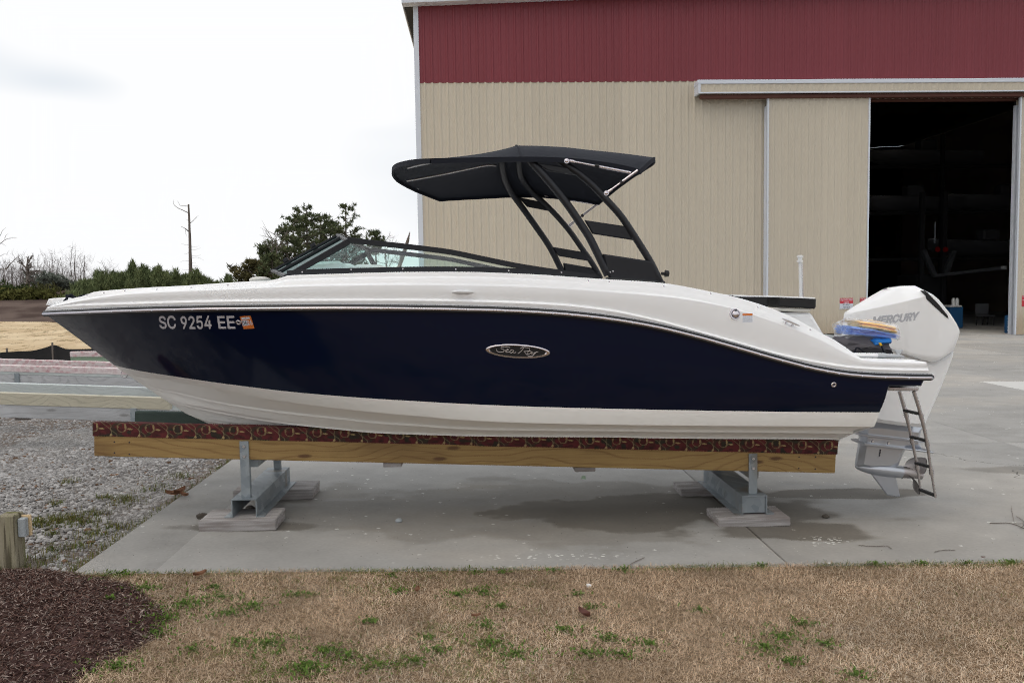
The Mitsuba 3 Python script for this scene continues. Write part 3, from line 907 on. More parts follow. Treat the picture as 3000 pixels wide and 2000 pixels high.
def mirror(P):
    """world points mirrored across the boat's centre plane."""
    P = np.asarray(P, float)
    s = (P - BO) @ BN
    return P - 2 * s[..., None] * BN


wind = boat + '__windshield'
TB, TT = -1.0, -.90
base_pts = fr([(842, 802.5), (955, 797), (1100, 793.5), (1210, 791), (1319, 790.5), (1480, 794.5), (1574, 799), (1690, 807)], TB)
top_line = [(1018, 703), (1100, 712), (1240, 728), (1316, 738), (1400, 755), (1518, 779), (1641, 798), (1745, 811)]
tt = np.interp([p[0] for p in top_line], [1018, 1641], [TT, TB])
top_pts = fr(top_line, tt)
pil = fr([(838, 813), (1020, 708)], [TB, TT])
cenb, cent = fr([(800, 793)], 0)[0], fr([(989, 690)], 0)[0]
nb, nt = pil


def both_obj(name, fn, mat, parent, **kw):
    obj(name, fn(lambda P: np.asarray(P)), mat, parent, **kw)
    m = fn(lambda P: np.asarray(P))
    v = mirror(m.vertices)
    obj(name, tm(v, m.faces[:, ::-1]), mat, parent, **kw)


obj('frame', join([sweep(spline(base_pts, 30), rect(.048, .035), BN * -1 + np.array([0, 0, 0.0])) if False else sweep(spline(base_pts, 30), rect(.052, .030), (0, 0, 1)),
                   sweep(spline(top_pts, 30), rect(.042, .030), (0, 0, 1)), bar(nb, nt, .046, .05, (0, 0, 1))]), 'black_frame', wind, smooth=35, label='black frame of the near side')
m_far = tm(mirror(np.asarray(scene and meshkit.WRITTEN[scene[wind + '__frame']['filename']][0])), np.asarray(meshkit.WRITTEN[scene[wind + '__frame']['filename']][1])[:, ::-1])
obj('frame', m_far, 'black_frame', wind, smooth=35)
# front frames from the corner pillars to the centre, with the two opening jambs
obj('frame', join([bar(cenb, cent, .024, .03), bar(nt, cent, .030, .03), bar(nb + [0, 0, .01], cenb, .020, .04), bar(mirror(nt[None])[0], cent, .040, .03), bar(mirror(nb[None])[0], cenb, .035, .04),
                   bar(cenb * .62 + nb * .38, cent * .62 + nt * .38, .03, .03), bar(cenb * .62 + mirror(nb[None])[0] * .38, cent * .62 + mirror(nt[None])[0] * .38, .03, .03)]), 'black_frame', wind, smooth=35, label='black frame of the raked front')
for a_, b_ in ((.2, .27), (.62, .69)):
    p0, p1 = cenb * (1 - a_) + cent * a_, cenb * (1 - b_) + cent * b_
    obj('hinge', bar(p0 + [-.02, 0, .022], p1 + [-.02, 0, .022], .03, .05), 'black_frame', wind)


def pane(name, poly, label=None, mat='glass'):
    poly = np.asarray(poly)
    ctr = poly.mean(0); k = len(poly)
    f = [[k, i, (i + 1) % k] for i in range(k)]
    obj(name, tm(np.vstack([poly, ctr]), f), mat, wind, label=label)


side = np.vstack([spline(base_pts, 12)[:10], spline(top_pts, 12)[:10][::-1]])
pane('pane', side, 'clear side glass')
pane('pane', mirror(side)[::-1])
pane('pane', [nb, cenb, cent, nt], 'green tinted front glass', 'tinted_glass')
pane('pane', [mirror(nb[None])[0], mirror(nt[None])[0], cent, cenb], None, 'tinted_glass')
for px, py in ((885.7, 796.6), (1028.6, 790), (1180, 787.6), (1335, 788.4), (1490, 793), (1644.5, 798)):
    p = W(bt(px, py, TB - .017))
    obj('screw', disc(p, -BN, .009, .006, 10, .006), 'chrome', wind)
# dash and helm seen through the side glass
obj('dashboard', join([prism(az([(905, 790), (930, 772), (1010, 768), (1045, 785), (1060, 830), (905, 830)], -.45), -.85, -.1, .02), prism(az([(1035, 790), (1060, 777), (1120, 778), (1150, 800), (1150, 840), (1030, 840)], .5), .15, .9, .02)]), 'white_gelcoat', boat, smooth=30, label='pale dash mouldings behind the windshield')
wc = W(bt(1095, 775, .5))
obj('steering_wheel', join([ring(wc, BE + [0, 0, .5], .15, .014), bar(wc - BN * .14, wc + BN * .14, .015, .03), bar(wc, wc - BE * .15 - [0, 0, .08], .03, .03)]), 'black_vinyl', boat, smooth=30)

# ---- tower
tower = boat + '__tower'
WID = {}


def leg(pts, t0, t1, r, n=26):
    P = fr(pts, np.linspace(t0, t1, len(pts)) if np.isscalar(t0) else t0)
    return tube(spline(P, n), r, 12)


NF = [(1550.6, 467.4), (1580, 499), (1618, 543), (1658.3, 594), (1697, 650), (1728, 698), (1753, 748), (1781, 806)]
NR = [(1630, 466), (1672.6, 492.5), (1709.9, 520), (1742, 549), (1772, 581), (1819, 633), (1851, 680), (1881, 727), (1908, 772), (1932, 822)]
FF_ = [(1470, 464), (1475, 510), (1490, 549), (1507.6, 578), (1535, 615), (1575, 671), (1609.5, 722), (1648, 799), (1655, 815)]
FR_ = [(1520, 464), (1523, 508), (1537.7, 537), (1560.7, 566), (1598, 599), (1629.6, 631), (1669.7, 678), (1704, 727), (1732.9, 768), (1760, 816)]
TNB, TNT, TFT, TFB = -1.06, -.92, .92, 1.06
obj('leg', leg(NF, TNT, TNB, .031), 'black_frame', tower, smooth=True)
obj('leg', leg(NR, TNT, TNB, .028), 'black_frame', tower, smooth=True)
obj('leg', leg(FF_, [.15, .46, .76, .92, .95, .98, 1.0, 1.05, 1.06], 0, .031), 'black_frame', tower, smooth=True)
obj('leg', leg(FR_, [.15, .46, .74, .90, .94, .96, .98, 1.0, 1.03, 1.06], 0, .028), 'black_frame', tower, smooth=True)


def plate(pts, t, th=.03, ch=.008):
    P = az(pts, t)
    return prism(P, t - th / 2, t + th / 2, ch)


for pts, t in (([(1712, 645), (1845, 665), (1868, 706), (1735, 685)], -1.0), ([(1570, 478), (1660, 491), (1705, 517), (1604, 501)], -.935), ([(1517, 578), (1588, 592), (1620, 621), (1544, 606)], .96), ([(1618, 723), (1712, 739), (1732, 766), (1636, 750)], 1.0)):
    obj('crossbar', plate(pts, t), 'black_frame', tower, smooth=30)
obj('crossbar', tube(spline(fr([(1545, 468), (1500, 462), (1472, 463)], [TNT, -.35, .16]), 12), .022), 'black_frame', tower, smooth=True)
obj('crossbar', tube(spline(fr([(1630, 468), (1565, 463), (1521, 463)], [TNT, -.35, .16]), 12), .022), 'black_frame', tower, smooth=True)
obj('base_panel', plate([(1766, 744), (1912, 766), (1941, 818), (1946, 828), (1788, 819), (1776, 800)], -1.05, .05, .012), 'black_frame', tower, smooth=30, label='black panel at the foot of the near legs')
obj('base_panel', plate([(1650, 770), (1735, 785), (1760, 812), (1760, 818), (1655, 815)], 1.05, .05, .012), 'black_frame', tower, smooth=30)
obj('foot', plate([(1776, 812), (1946, 824), (1946, 829.5), (1776, 820)], -1.05, .075, .006), 'rubber', tower)
for px, py in ((1787.5, 797), (1795.5, 794.5), (1933, 817)):
    obj('screw', disc(W(bt(px, py, -1.077)), -BN, .006, .005, 8), 'chrome', tower)
kn = W(bt(1948, 801, -1.05))
obj('knob', join([disc(kn - BE * .03, BE + [0, 0, -.1], .012, .04), disc(kn, BE + [0, 0, -.1], .028, .03, 8, .024)]), 'black_vinyl', tower, smooth=40)

# ---- canopy of black cloth on bright struts
can = boat + '__canopy'
NE = fr([(1262, 466), (1330, 464.5), (1430, 462.5), (1539, 461), (1667, 465), (1760, 475), (1830, 487), (1873, 498)], -.98)
FE = fr([(1289, 580), (1350, 576), (1420, 572.5), (1493, 569), (1572, 569), (1640, 574), (1700, 581), (1752, 591)], .98)
nP, nQ = 41, 25
ne, fe = spline(NE, nP), spline(FE, nP)
# keep both edges level-paired along the boat
p_ = np.linspace(0, 1, nP)
crown = .30 * np.exp(-((p_ - .45) / .42) ** 2) - .02
front = np.clip(1 - p_ / .40, 0, 1) ** 1.6
tip = W(bt(1152, 508, 0)); ctr0 = (ne[0] + fe[0]) / 2
dtip = tip - ctr0
tail = W(bt(1919, 467.5, 0)); dtail = (tail - (ne[-1] + fe[-1]) / 2) - np.array([.05, 0, .035]); rear = np.clip((p_ - .75) / .25, 0, 1) ** 1.5
peak = W(bt(1495, 427, 0)); ipk = np.argmin(np.linalg.norm((ne + fe) / 2 - peak, axis=1))
crown_pk = peak[2] - ((ne + fe) / 2)[ipk, 2] - .062
p0 = p_[ipk]
crown = np.where(p_ < p0, crown_pk * (.06 + .94 * (p_ / p0) ** 1.15), crown_pk + (dtail[2] - crown_pk) * np.clip((p_ - p0) / (1 - p0), 0, 1))
top = []
for j, q in enumerate(np.linspace(-1, 1, nQ)):
    w = (1 + q) / 2
    base = ne * (1 - w) + fe * w
    prof = (1 - abs(q) ** 2.6)
    base = base + np.outer(front * (1 - abs(q) ** 2.2), [dtip[0], 0, 0]) + np.outer(rear * (1 - abs(q) ** 2.0), [dtail[0], 0, 0])
    base[:, 2] += crown * prof + front * prof * (dtip[2] * .85)
    top.append(base)
top = np.array(top)                                              # (nQ, nP, 3)
wr = meshkit.fbm(top.reshape(-1, 3) * [1.2, 5, 1], 3, 12).reshape(nQ, nP) - .5
top[..., 2] += wr * .016 * np.sin(np.linspace(0, np.pi, nQ))[:, None]
under = top - [0, 0, .012]
upm = grid(top); dnm = grid(under, True)
b0 = np.vstack([top[0], top[1:, -1], top[-1, ::-1][1:], top[::-1, 0][1:]]); u0 = b0 - [0, 0, .012]
hem = grid(np.stack([b0, u0]), True)
cl = fix(join([upm, dnm]), top.mean((0, 1)) - [0, 0, .006])
obj('cloth', cl, 'black_cloth', can, smooth=50, label='black cloth canopy top')
# hem round the edge, a little deeper along the near side
hemP = np.vstack([top[0], top[1:-1, -1], top[-1, ::-1], top[::-1, 0]])
obj('hem', sweep(hemP - [0, 0, .010], np.array([[.014, .006], [-.026, .008], [-.026, -.008], [.014, -.006]]), (0, 0, 1), cap=False), 'black_cloth', can, smooth=50)
seam = top[:, ipk] + [0, 0, .003]
obj('seam', tube(seam, .005, 6), 'black_cloth', can, smooth=True)
# bows and struts
for pts, t in (([(1192, 530), (1290, 512), (1420, 485), (1452, 485)], .35), ([(1195, 492), (1245, 480), (1304, 471)], -.55)):
    P = np.array([q + (EYE - q) / np.linalg.norm(EYE - q) * .016 for q in (rays_hit(cl, [EYE], [ray(*p)])[0] for p in pts)])
    obj('pole', tube(spline(P, 14), .011, 8), 'steel', can, smooth=True)


def strut(p0, p1, t, nm='strut'):
    P = fr([p0, p1], t)
    d = (P[1] - P[0]); L = np.linalg.norm(d); d = d / L
    k = obj(nm, join([tube(P, .008, 10), tube(np.array([P[0] + d * L * .42, P[1]]), .0115, 10), tube(np.array([P[0] - d * .012, P[0] + d * .03]), .013, 10)]), 'chrome', can, smooth=40)
    obj('collar', tube(np.array([P[0] + d * L * .40, P[0] + d * L * .47]), .016, 12), 'black_vinyl', can, smooth=40)
    return P


strut((1783, 561), (1868, 499), -.99)
strut((1672, 472), (1848, 506), -.985)
strut((1673, 657), (1749, 599), .99)
strut((1598, 575), (1752, 598), .985)
for px, py, t in ((1776, 566, -1.0), (1660, 472, -.985), (1596, 575, .985), (1671, 659, 1.0), (1751, 597, .985)):
    p = W(bt(px, py, t))
    obj('bracket', join([ball(p, .017, 2, (1, .7, 1)), disc(p + BN * .01, -BN, .020, .015, 14)]), 'chrome', can, smooth=40)
obj('label', bbox((-.03, -.002, -.017), (.03, .002, .017)).apply_translation(W(bt(1494.5, 466.5, -.70)) + [0, 0, -.0]), 'white_paint', can, label='small white maker label under the canopy')
obj('label', prism(az([(1519, 470), (1528, 468), (1524, 482), (1517, 483)], .93) , .895, .898), 'white_paint', can)
obj('patch', fix(prism(az([(1205, 545), (1210, 539), (1222, 546), (1229, 559), (1221, 552)], .62), .618, .62), MID), 'grey_plastic', can)
# ---------------------------------------------------------------- fittings, lettering on the boat
HT = join([hull]); HT2 = join([deck])


def on(mesh, px, py):
    """place and outward normal on a mesh where the sight line through the pixel meets it."""
    p = rays_hit(mesh, [EYE], [ray(px, py)])[0]
    e = 3
    q1 = rays_hit(mesh, [EYE], [ray(px + e, py)])[0]; q2 = rays_hit(mesh, [EYE], [ray(px, py + e)])[0]
    n = np.cross(q2 - p, q1 - p); n /= np.linalg.norm(n)
    if n @ (EYE - p) < 0:
        n = -n
    return p, n


def drape(mesh2d, mesh, p, X, Y, n, lift):
    """flat mesh (x, y, z small) laid on a surface about p."""
    v = np.asarray(mesh2d.vertices)
    o = p + v[:, 0:1] * X + v[:, 1:2] * Y + n * .3
    h = rays_hit(mesh, o, np.repeat(-n[None], len(o), 0))
    h = np.where(np.isnan(h), p + v[:, 0:1] * X + v[:, 1:2] * Y, h)
    return tm(h + n * (lift + v[:, 2:3]), mesh2d.faces)


def surf_text(s, mesh, pl, pr, height, lift=.0015, depth=.0012, bold=True, sub=None, shear=0.0, rise=None):
    """words on a surface from pixel pl to pixel pr (their baseline ends); height in metres."""
    a, n = on(mesh, *pl); b, _ = on(mesh, *pr)
    X = b - a; L = np.linalg.norm(X); X /= L
    Y = np.cross(n, X); Y /= np.linalg.norm(Y)
    if Y[2] < 0:
        Y = -Y
    if rise is not None:
        q = on(mesh, pl[0] + rise[0], pl[1] + rise[1])[0]; Y = q - a; height = np.linalg.norm(Y); Y /= height
    t = meshkit.text_mesh(s, height, depth, bold)
    v = np.array(t.vertices); v[:, 0] -= v[:, 0].min(); v[:, 0] *= L / v[:, 0].max(); v[:, 0] += shear * v[:, 1]
    t = tm(v, t.faces)
    return drape(t, mesh, a, X, Y, np.cross(X, Y) * np.sign(np.cross(X, Y) @ n), lift)


reg = boat + '__registration_number'
hL = np.linalg.norm(on(HT, 640, 926.5)[0] - on(HT, 644, 961)[0])
for s, l, r in (('SC', (469, 961), (517, 961)), ('9254', (533, 961.5), (621, 961.5)), ('EE', (641, 961), (690, 961))):
    a = on(HT, *l)[0]
    obj('letters', surf_text(s, HT, l, r, hL, bold=True, rise=(-5.2, -34.5)), 'light_letter', reg, label=None)
labels[reg + '__letters'] = {'label': 'pale registration letters and digits'}
# year sticker
pn, nn_ = on(HT, 724, 944)
Xs = on(HT, 740, 943)[0] - on(HT, 708, 945)[0]; wS = np.linalg.norm(Xs); Xs /= wS
Ys = np.cross(nn_, Xs); Ys *= np.sign(Ys[2]); hS = np.linalg.norm(on(HT, 722, 925)[0] - on(HT, 726, 962)[0])


def flat(w, h, cx=0, cy=0, z=0.0008, n=4):
    xs, ys = np.linspace(-w / 2, w / 2, n) + cx, np.linspace(-h / 2, h / 2, n) + cy
    X, Y = np.meshgrid(xs, ys)
    g = grid(np.stack([X, Y, X * 0 + z], -1))
    return g


def txt(s, w, h, cx, cy, z, bold=True):
    t = meshkit.text_mesh(s, h, .0006, bold); v = np.array(t.vertices)
    v[:, 0] = (v[:, 0] - (v[:, 0].min() + v[:, 0].max()) / 2) * w / np.ptp(v[:, 0]) + cx
    v[:, 1] = v[:, 1] - (v[:, 1].min() + v[:, 1].max()) / 2 + cy
    v[:, 2] += z
    return tm(v, t.faces)


stk = boat + '__year_sticker'
dr_ = lambda m, l: drape(m, HT, pn, Xs, Ys, nn_, l)
obj('backing', dr_(flat(wS, hS), .001), 'orange_print', stk, label='orange year sticker')
obj('white_field', dr_(join([flat(wS * .5, hS * .44, -wS * .22, -.02 * hS), flat(wS * .74, hS * .15, -.02 * wS, hS * .33)]), .0017), 'white_paint', stk)
obj('digits', dr_(join([txt('06', wS * .44, hS * .30, -wS * .22, -.02 * hS, 0), txt('SC', wS * .2, hS * .06, -.02 * wS, hS * .33, 0, False)]), .0024), 'dark_print', stk)
obj('digits', dr_(txt('26', wS * .42, hS * .34, wS * .25, -.02 * hS, 0), .0024), 'white_paint', stk)

# oval emblem with script lettering
emb = boat + '__emblem'
pe, nE = on(HT, 1517, 1028)
Xe = on(HT, 1611, 1033)[0] - on(HT, 1423, 1023)[0]; We = np.linalg.norm(Xe); Xe /= We
Ye = np.cross(nE, Xe); Ye *= np.sign(Ye[2]); He = np.linalg.norm(on(HT, 1516, 1008)[0] - on(HT, 1518, 1048)[0])
a_ = np.linspace(0, 2 * np.pi, 49)


def oval(rx, ry, z):
    return np.stack([rx * np.cos(a_), ry * np.sin(a_), a_ * 0 + z], -1)


rings = np.stack([oval(We / 2, He / 2, 0), oval(We / 2, He / 2, .006), oval(We * .485, He * .46, .010), oval(We * .45, He * .40, .010), oval(We * .435, He * .375, .004)])
place = lambda m: tm(pe + np.asarray(m.vertices) @ np.stack([Xe, Ye, np.cross(Xe, Ye) * np.sign(np.cross(Xe, Ye) @ nE)]), m.faces)
obj('bezel', place(grid(rings)), 'chrome', emb, smooth=30, label='bright oval bezel')
inn = oval(We * .437, He * .378, .004)
obj('plate', place(tm(np.vstack([inn[:-1], [[0, 0, .004]]]), [[48, i, (i + 1) % 48] for i in range(48)])), 'black_vinyl', emb)
# script strokes, in a 0..590 x 0..120 box of the enlarged photograph
SC_ = [[(725, 340), (722, 358), (740, 378), (780, 388), (820, 380), (832, 362), (815, 345), (785, 335), (785, 322), (815, 312), (870, 310), (905, 318), (908, 328)],
       [(840, 372), (870, 362), (890, 350), (882, 342), (862, 350), (848, 370), (858, 388), (885, 386), (915, 372)],
       [(960, 358), (940, 352), (915, 366), (910, 386), (930, 394), (955, 376), (966, 360), (956, 385), (970, 394), (996, 378)],
       [(1020, 402), (1050, 380), (1078, 350), (1098, 318)], [(1052, 336), (1060, 322), (1100, 312), (1150, 316), (1180, 330), (1180, 350), (1150, 366), (1100, 370)], [(1105, 368), (1125, 390), (1148, 412), (1162, 396)],
       [(1205, 366), (1185, 360), (1160, 376), (1158, 396), (1178, 402), (1200, 386), (1210, 368), (1204, 394), (1220, 400)],
       [(1222, 372), (1216, 392), (1234, 396), (1262, 374)], [(1302, 370), (1280, 372), (1262, 390), (1235, 420), (1205, 436), (1170, 432), (1160, 420)]]
strk = []
for s in SC_:
    q = np.array(s, float)
    P = np.stack([(q[:, 0] - 1020) / 890 * We, -(q[:, 1] - 368) / 193 * He + (q[:, 0] - 1020) / 890 * He * .13, q[:, 0] * 0 + .006], -1)
    strk.append(sweep(spline(P, 4 * len(s)), circ(.0032, 6), (0, 0, 1)))
obj('script', place(join(strk)), 'steel', emb, smooth=True, label='raised script lettering')

# through-hull fittings, fuel cap, cleats, snaps, bow eye
for px, py, r, msh in ((699, 943.5, .021, HT), (2442, 1126, .022, HT)):
    p, n = on(msh, px, py)
    obj('thruhull_fitting', join([ring(p + n * .004, n, r * .72, r * .3, 20, 8)]), 'chrome', boat, smooth=True)
    obj('drain_hole', disc(p + n * .002, n, r * .5, .002, 14), 'dark_print', boat)
p, n = on(HT2, 2153, 920)
cap = boat + '__fuel_cap'
obj('flange', disc(p, n, .044, .012, 28, .040), 'chrome', cap, smooth=30, label='round bright fuel filler cap')
obj('dome', disc(p + n * .012, n, .034, .010, 24, .022), 'chrome', cap, smooth=True)
obj('slot', cbox(p + n * .018 + [0, 0, .030], (.018, .012, .010), .002), 'rubber', cap)
p, n = on(HT2, 2190, 931)
X, Y = BE - n * (BE @ n), np.cross(n, BE); X /= np.linalg.norm(X); Y *= np.sign(Y[2]); Y /= np.linalg.norm(Y)
dec = boat + '__warning_decal'
pl_ = lambda m: tm(p + np.asarray(m.vertices) @ np.stack([X, Y, n]), m.faces)
obj('backing', pl_(flat(.082, .068, 0, 0, .0016)), 'white_paint', dec, label='white warning decal with orange heading')
obj('heading', pl_(flat(.082, .016, 0, .026, .0022)), 'orange_print', dec)
obj('lines', pl_(join([flat(.070, .0022, 0, .012 - .009 * i, .0023, 2) for i in range(5)])), 'grey_letter', dec)


def cleat(px0, px1, msh, nm='cleat'):
    a, n = on(msh, *px0); b, _ = on(msh, *px1)
    d = b - a; L = np.linalg.norm(d); d /= L
    P = np.array([a + d * L * s + n * (.030 + .004 * math.sin(math.pi * s)) for s in np.linspace(0, 1, 13)])
    k = boat + '__' + nm
    k = numbered(k)
    obj('horn', sweep(P, rect(.020, .026, .7), n, scale=np.r_[.35, .6, .8, np.ones(7), .8, .6, .35]), 'polished', k, smooth=40)
    for s in (.32, .66):
        obj('post', tube(np.array([a + d * L * s - [0, 0, .006], a + d * L * s + n * .030]), .007, 8), 'chrome', k, smooth=True)


cleat((1324, 855), (1387, 856), HT2)
cleat((2284, 937), (2336, 959), HT2)
SN = [(305, 858), (367, 852), (460, 848), (561, 843), (668, 835.5), (1724, 821.5), (1785, 825), (1944.5, 838), (2082, 859.5), (2220, 899.5), (2374, 966), (2490, 1027.5), (256, 864)]
for px, py in SN:
    p, n = on(HT2, px, py)
    if not np.isnan(p + n).any():
        obj('snap', disc(p - n * .001, n, .0085, .006, 10, .006), 'chrome', boat, smooth=30)
# rivets of the rail insert
for px in list(range(270, 2720, 61)):
    py = np.interp(px, [q[0] for q in RAILP], [q[1] for q in RAILP])
    i = np.argmin([abs(bt(px, py, -t_)[0] - a0) for a0, t_ in zip(rr[:, 0], rr[:, 1])])
    c = rr[i] * [1, -1, 1] - [0, .032, .006]
    obj('rivet', ball(W(c), .006, 0), 'grey_letter', boat)
pB = W(bt(364, 1095, 0))
obj('bow_eye', ring(pB, BN, .030, .0055, 20, 8), 'chrome', boat, smooth=True, label='bright ring bolted through the stem')
# bow: anchor locker lid, cleat with a black line
obj('bow_hatch', prism(az([(160, 893), (168, 875), (172, 873.5), (232, 869), (236, 880), (190, 893)], .05), -.12, .22, .012), 'white_gelcoat', boat, smooth=30, label='raised white anchor locker lid at the bow')
bw = [(183, 893), (192, 880), (200, 868), (206, 863.5), (212, 865), (219, 871), (226, 873), (232, 868), (242, 866), (252, 864)]
bl = fr(bw, np.linspace(-.30, -.20, len(bw)))
obj('mooring_line', join([tube(spline(bl, 40), .010, 8, np.interp(np.linspace(0, 1, 40), [0, .22, .3, 1], [1.35, 1.25, .85, .75])), tube(spline(fr([(193, 866), (206, 868), (222, 872)], -.25), 10), .012, 8)]), 'black_cloth', boat, smooth=True, label='black line made fast over the bow cleat')
cb = fr([(214, 877), (231, 874)], -.27)
obj('bow_cleat', join([tube(cb, .007, 8), tube(np.array([cb[0], cb[0] - [0, 0, .035]]), .006, 6), tube(np.array([cb[1], cb[1] - [0, 0, .035]]), .006, 6)]), 'chrome', boat, smooth=True)
hp = W(bt(762, 820, -.1))
obj('bow_cushion', ball(hp, .085, 2, (1.0, 2.0, .35)), 'beige_seat', boat, smooth=True)

# stern seat, light pole
seat = boat + '__sun_pad'
obj('cushion', prism(az([(2280, 869.5), (2390, 874), (2393, 878), (2392, 899), (2388, 905), (2283, 899)], -.75), -.75, .85, .015), 'black_vinyl', seat, smooth=40, label='black aft cushion with white piping')
obj('cushion', prism(az([(2100, 866), (2250, 868.5), (2251.5, 899), (2100, 893)], -.75), -.75, .85, .015), 'black_vinyl', seat, smooth=40)
pa = az([(2150, 867), (2250, 868.5), (2280, 869.2), (2388, 873.4)], -.75)
for s_ in (-.745, .845):
    obj('piping', tube(W(np.column_stack([pa[:, 0], np.full(4, s_), pa[:, 1]])), .007, 6), 'white_gelcoat', seat, smooth=True)
obj('base', prism(az([(2262, 900.5), (2380, 905.5), (2376, 914), (2255, 911)], -.75), -.73, .83, .006), 'beige_seat', seat)
obj('base', prism(az([(2266, 915), (2381, 917), (2388, 925), (2424, 985), (2424, 1050), (2266, 1050)], -.75), -.71, .81, .02), 'white_gelcoat', seat, smooth=30, label='white moulded seat base sloping aft')
lp = fr([(2346, 872), (2343.5, 768)], .6); d = lp[1] - lp[0]
lk = boat + '__stern_light'
obj('pole', tube(lp, .014, 10), 'white_plastic', lk, smooth=True, label='slim white pole')
obj('pole', tube(np.array([lp[0] + BE * .02, lp[0] + d * .98 + BE * .02]), .008, 8), 'chrome', lk, smooth=True)
L_ = lambda s: lp[1] + np.array([0, 0, s])
for z0, z1, r in ((0, .018, .030), (.018, .045, .020), (.045, .062, .031), (.062, .070, .022)):
    obj('lamp_ring', disc(L_(z0), (0, 0, 1), r, z1 - z0, 16), 'white_plastic', lk, smooth=40)

# ---- outboard engine on the centre line
eng = boat + '__outboard_engine'
cowl = [(2480, 990), (2489, 930), (2491, 921), (2497, 914), (2545, 892), (2604, 866), (2650, 846.5), (2671, 840), (2702, 837), (2710, 842), (2750, 876), (2783.7, 917.7), (2802, 946), (2810, 963), (2812, 975), (2806, 994), (2794, 1028), (2762, 1050), (2745, 1060), (2733, 1062), (2705, 1056), (2630, 1030)]
cw_w = lambda px: .22 + .78 * np.clip((px - 2486) / 170, 0, 1) ** .8      # the cowl narrows to its front
cp = sg.Polygon(np.array([bt(x, y, -.25 * cw_w(x))[[0, 2]] for x, y in cowl])).convex_hull
cp = sg.Polygon(np.array(cp.exterior.segmentize(.04).coords)) if hasattr(cp.exterior, 'segmentize') else sg.Polygon(np.array(shapely.segmentize(cp.exterior, .04).coords))
_aF = bt(2486, 950, -.05)[0]; _aB = bt(2656, 950, -.25)[0]
wa = lambda a: .22 + .78 * np.clip((a - _aF) / (_aB - _aF), 0, 1) ** .8


def ringp(poly, dz_top=0.0, shrink=0.0):
    q = poly.buffer(-shrink, join_style=1) if shrink else poly
    x = np.array(q.exterior.coords)[:-1]
    return x


# top facet line: lower edge of the bevel on each flank
fl = az([(2499, 926), (2712, 866.5)], -.27)


def clip_top(x):
    zl = fl[0, 1] + (x[:, 0] - fl[0, 0]) * (fl[1, 1] - fl[0, 1]) / (fl[1, 0] - fl[0, 0])
    y = x.copy(); y[:, 1] = np.minimum(y[:, 1], zl)
    return y


pts = []
for t, sh, ct in ((-.13, 0, False), (.13, 0, False), (-.255, .004, True), (.255, .004, True), (-.275, .035, True), (.275, .035, True)):
    x = ringp(cp, 0, sh); x = clip_top(x) if ct else x
    pts.append(np.column_stack([x[:, 0], t * wa(x[:, 0]), x[:, 1]]))
cw = trimesh.convex.convex_hull(W(np.vstack(pts)))
obj('cowling', tm(cw.vertices, cw.faces), 'engine_white', eng, smooth=22, label='white faceted engine cowling')
obj('side_panel', prism(az([(2590, 850), (2650, 846), (2640, 850)], -.1), -.1, .1), 'engine_white', eng) if False else None
# seam: thin grey line low on the cowling
sm = [(2600, 1020), (2630, 1031.5), (2680, 1048), (2705, 1057), (2733, 1062.5), (2750, 1058), (2794, 1028)]
smw = fr(sm, -.262)
mi_h = prism(az([(2470, 985), (2630, 1026), (2705, 1052), (2735, 1058), (2800, 1020), (2796, 1046), (2764, 1130), (2720, 1230), (2711, 1253), (2640, 1247), (2563, 1236), (2530, 1140), (2500, 1040)], -.2), -.21, .21, .035)
obj('midsection', mi_h, 'engine_white', eng, smooth=30, label='white engine midsection')
cwm = tm(cw.vertices, cw.faces)
sp = [q for q in rays_hit(cwm, np.repeat(EYE[None], 30, 0), [ray(x, y - 2.5) for x, y in curve(sm, 30)]) if not np.isnan(q).any()]
obj('seam', tube(np.array(sp), .0035, 6), 'grey_letter', eng, smooth=True)
vt = [(2708, 851), (2717, 857), (2750, 892), (2775, 923), (2778, 933), (2769, 927), (2742, 902), (2714, 876)]
obj('air_vent', prism(az(vt, -.275), -.284, -.21, .004), 'black_vinyl', eng, label='black mesh air vent at the back')
# maker's name along the flank
obj('letters', surf_text('MERCURY', cwm, (2553, 950), (2688, 936), .064, .002, .0015, 3, shear=.35), 'grey_letter', eng, label='silver grey maker lettering')
for ta_, tb_ in ((-.19, -.14), (.14, .19)):
    obj('clamp_bracket', prism(az([(2520, 1040), (2600, 1060), (2610, 1130), (2585, 1190), (2566, 1190)], ta_), ta_, tb_, .01), 'engine_white', eng, smooth=30)
# lower unit
low = az([(2524, 1238), (2565, 1236), (2640, 1245), (2698, 1251), (2695, 1262), (2690, 1285), (2698, 1312), (2650, 1313), (2640, 1334), (2629, 1360), (2600, 1372), (2540, 1374), (2510, 1366), (2507, 1358), (2515, 1310), (2518, 1280), (2522, 1252)], 0)
obj('gearcase', prism(low, -.065, .065, .045), 'silver_paint', eng, smooth=35, label='silver painted lower unit')
ax = az([(2505, 1362), (2640, 1378)], 0); axd = ax[1] - ax[0]; axl = np.linalg.norm(axd); axd /= axl
P3 = [W(np.array([ax[0, 0] + axd[0] * s * axl, 0, ax[0, 1] + axd[1] * s * axl - .012])) for s in np.linspace(0, 1, 16)]
rad = .062 * np.array([.10, .42, .58, .70, .79, .87, .93, .97, 1, 1, 1, 1, 1, .99, .97, .95])
obj('torpedo', sweep(np.array(P3), circ(1.0, 20), (0, 0, 1), scale=rad), 'silver_paint', eng, smooth=40)
obj('skeg', prism(az([(2546, 1380), (2622, 1388), (2636, 1453), (2630, 1454), (2598, 1449)], 0), -.012, .012, .006), 'silver_paint', eng, smooth=30)
for pl, w in (([(2503, 1268), (2510, 1265), (2690, 1285), (2692, 1291), (2510, 1272)], .10), ([(2511, 1291), (2516, 1290), (2713, 1315), (2713, 1320), (2640, 1311), (2513, 1297)], .13)):
    obj('plate', prism(az(pl, 0), -w, w, .006), 'silver_paint', eng, smooth=30)
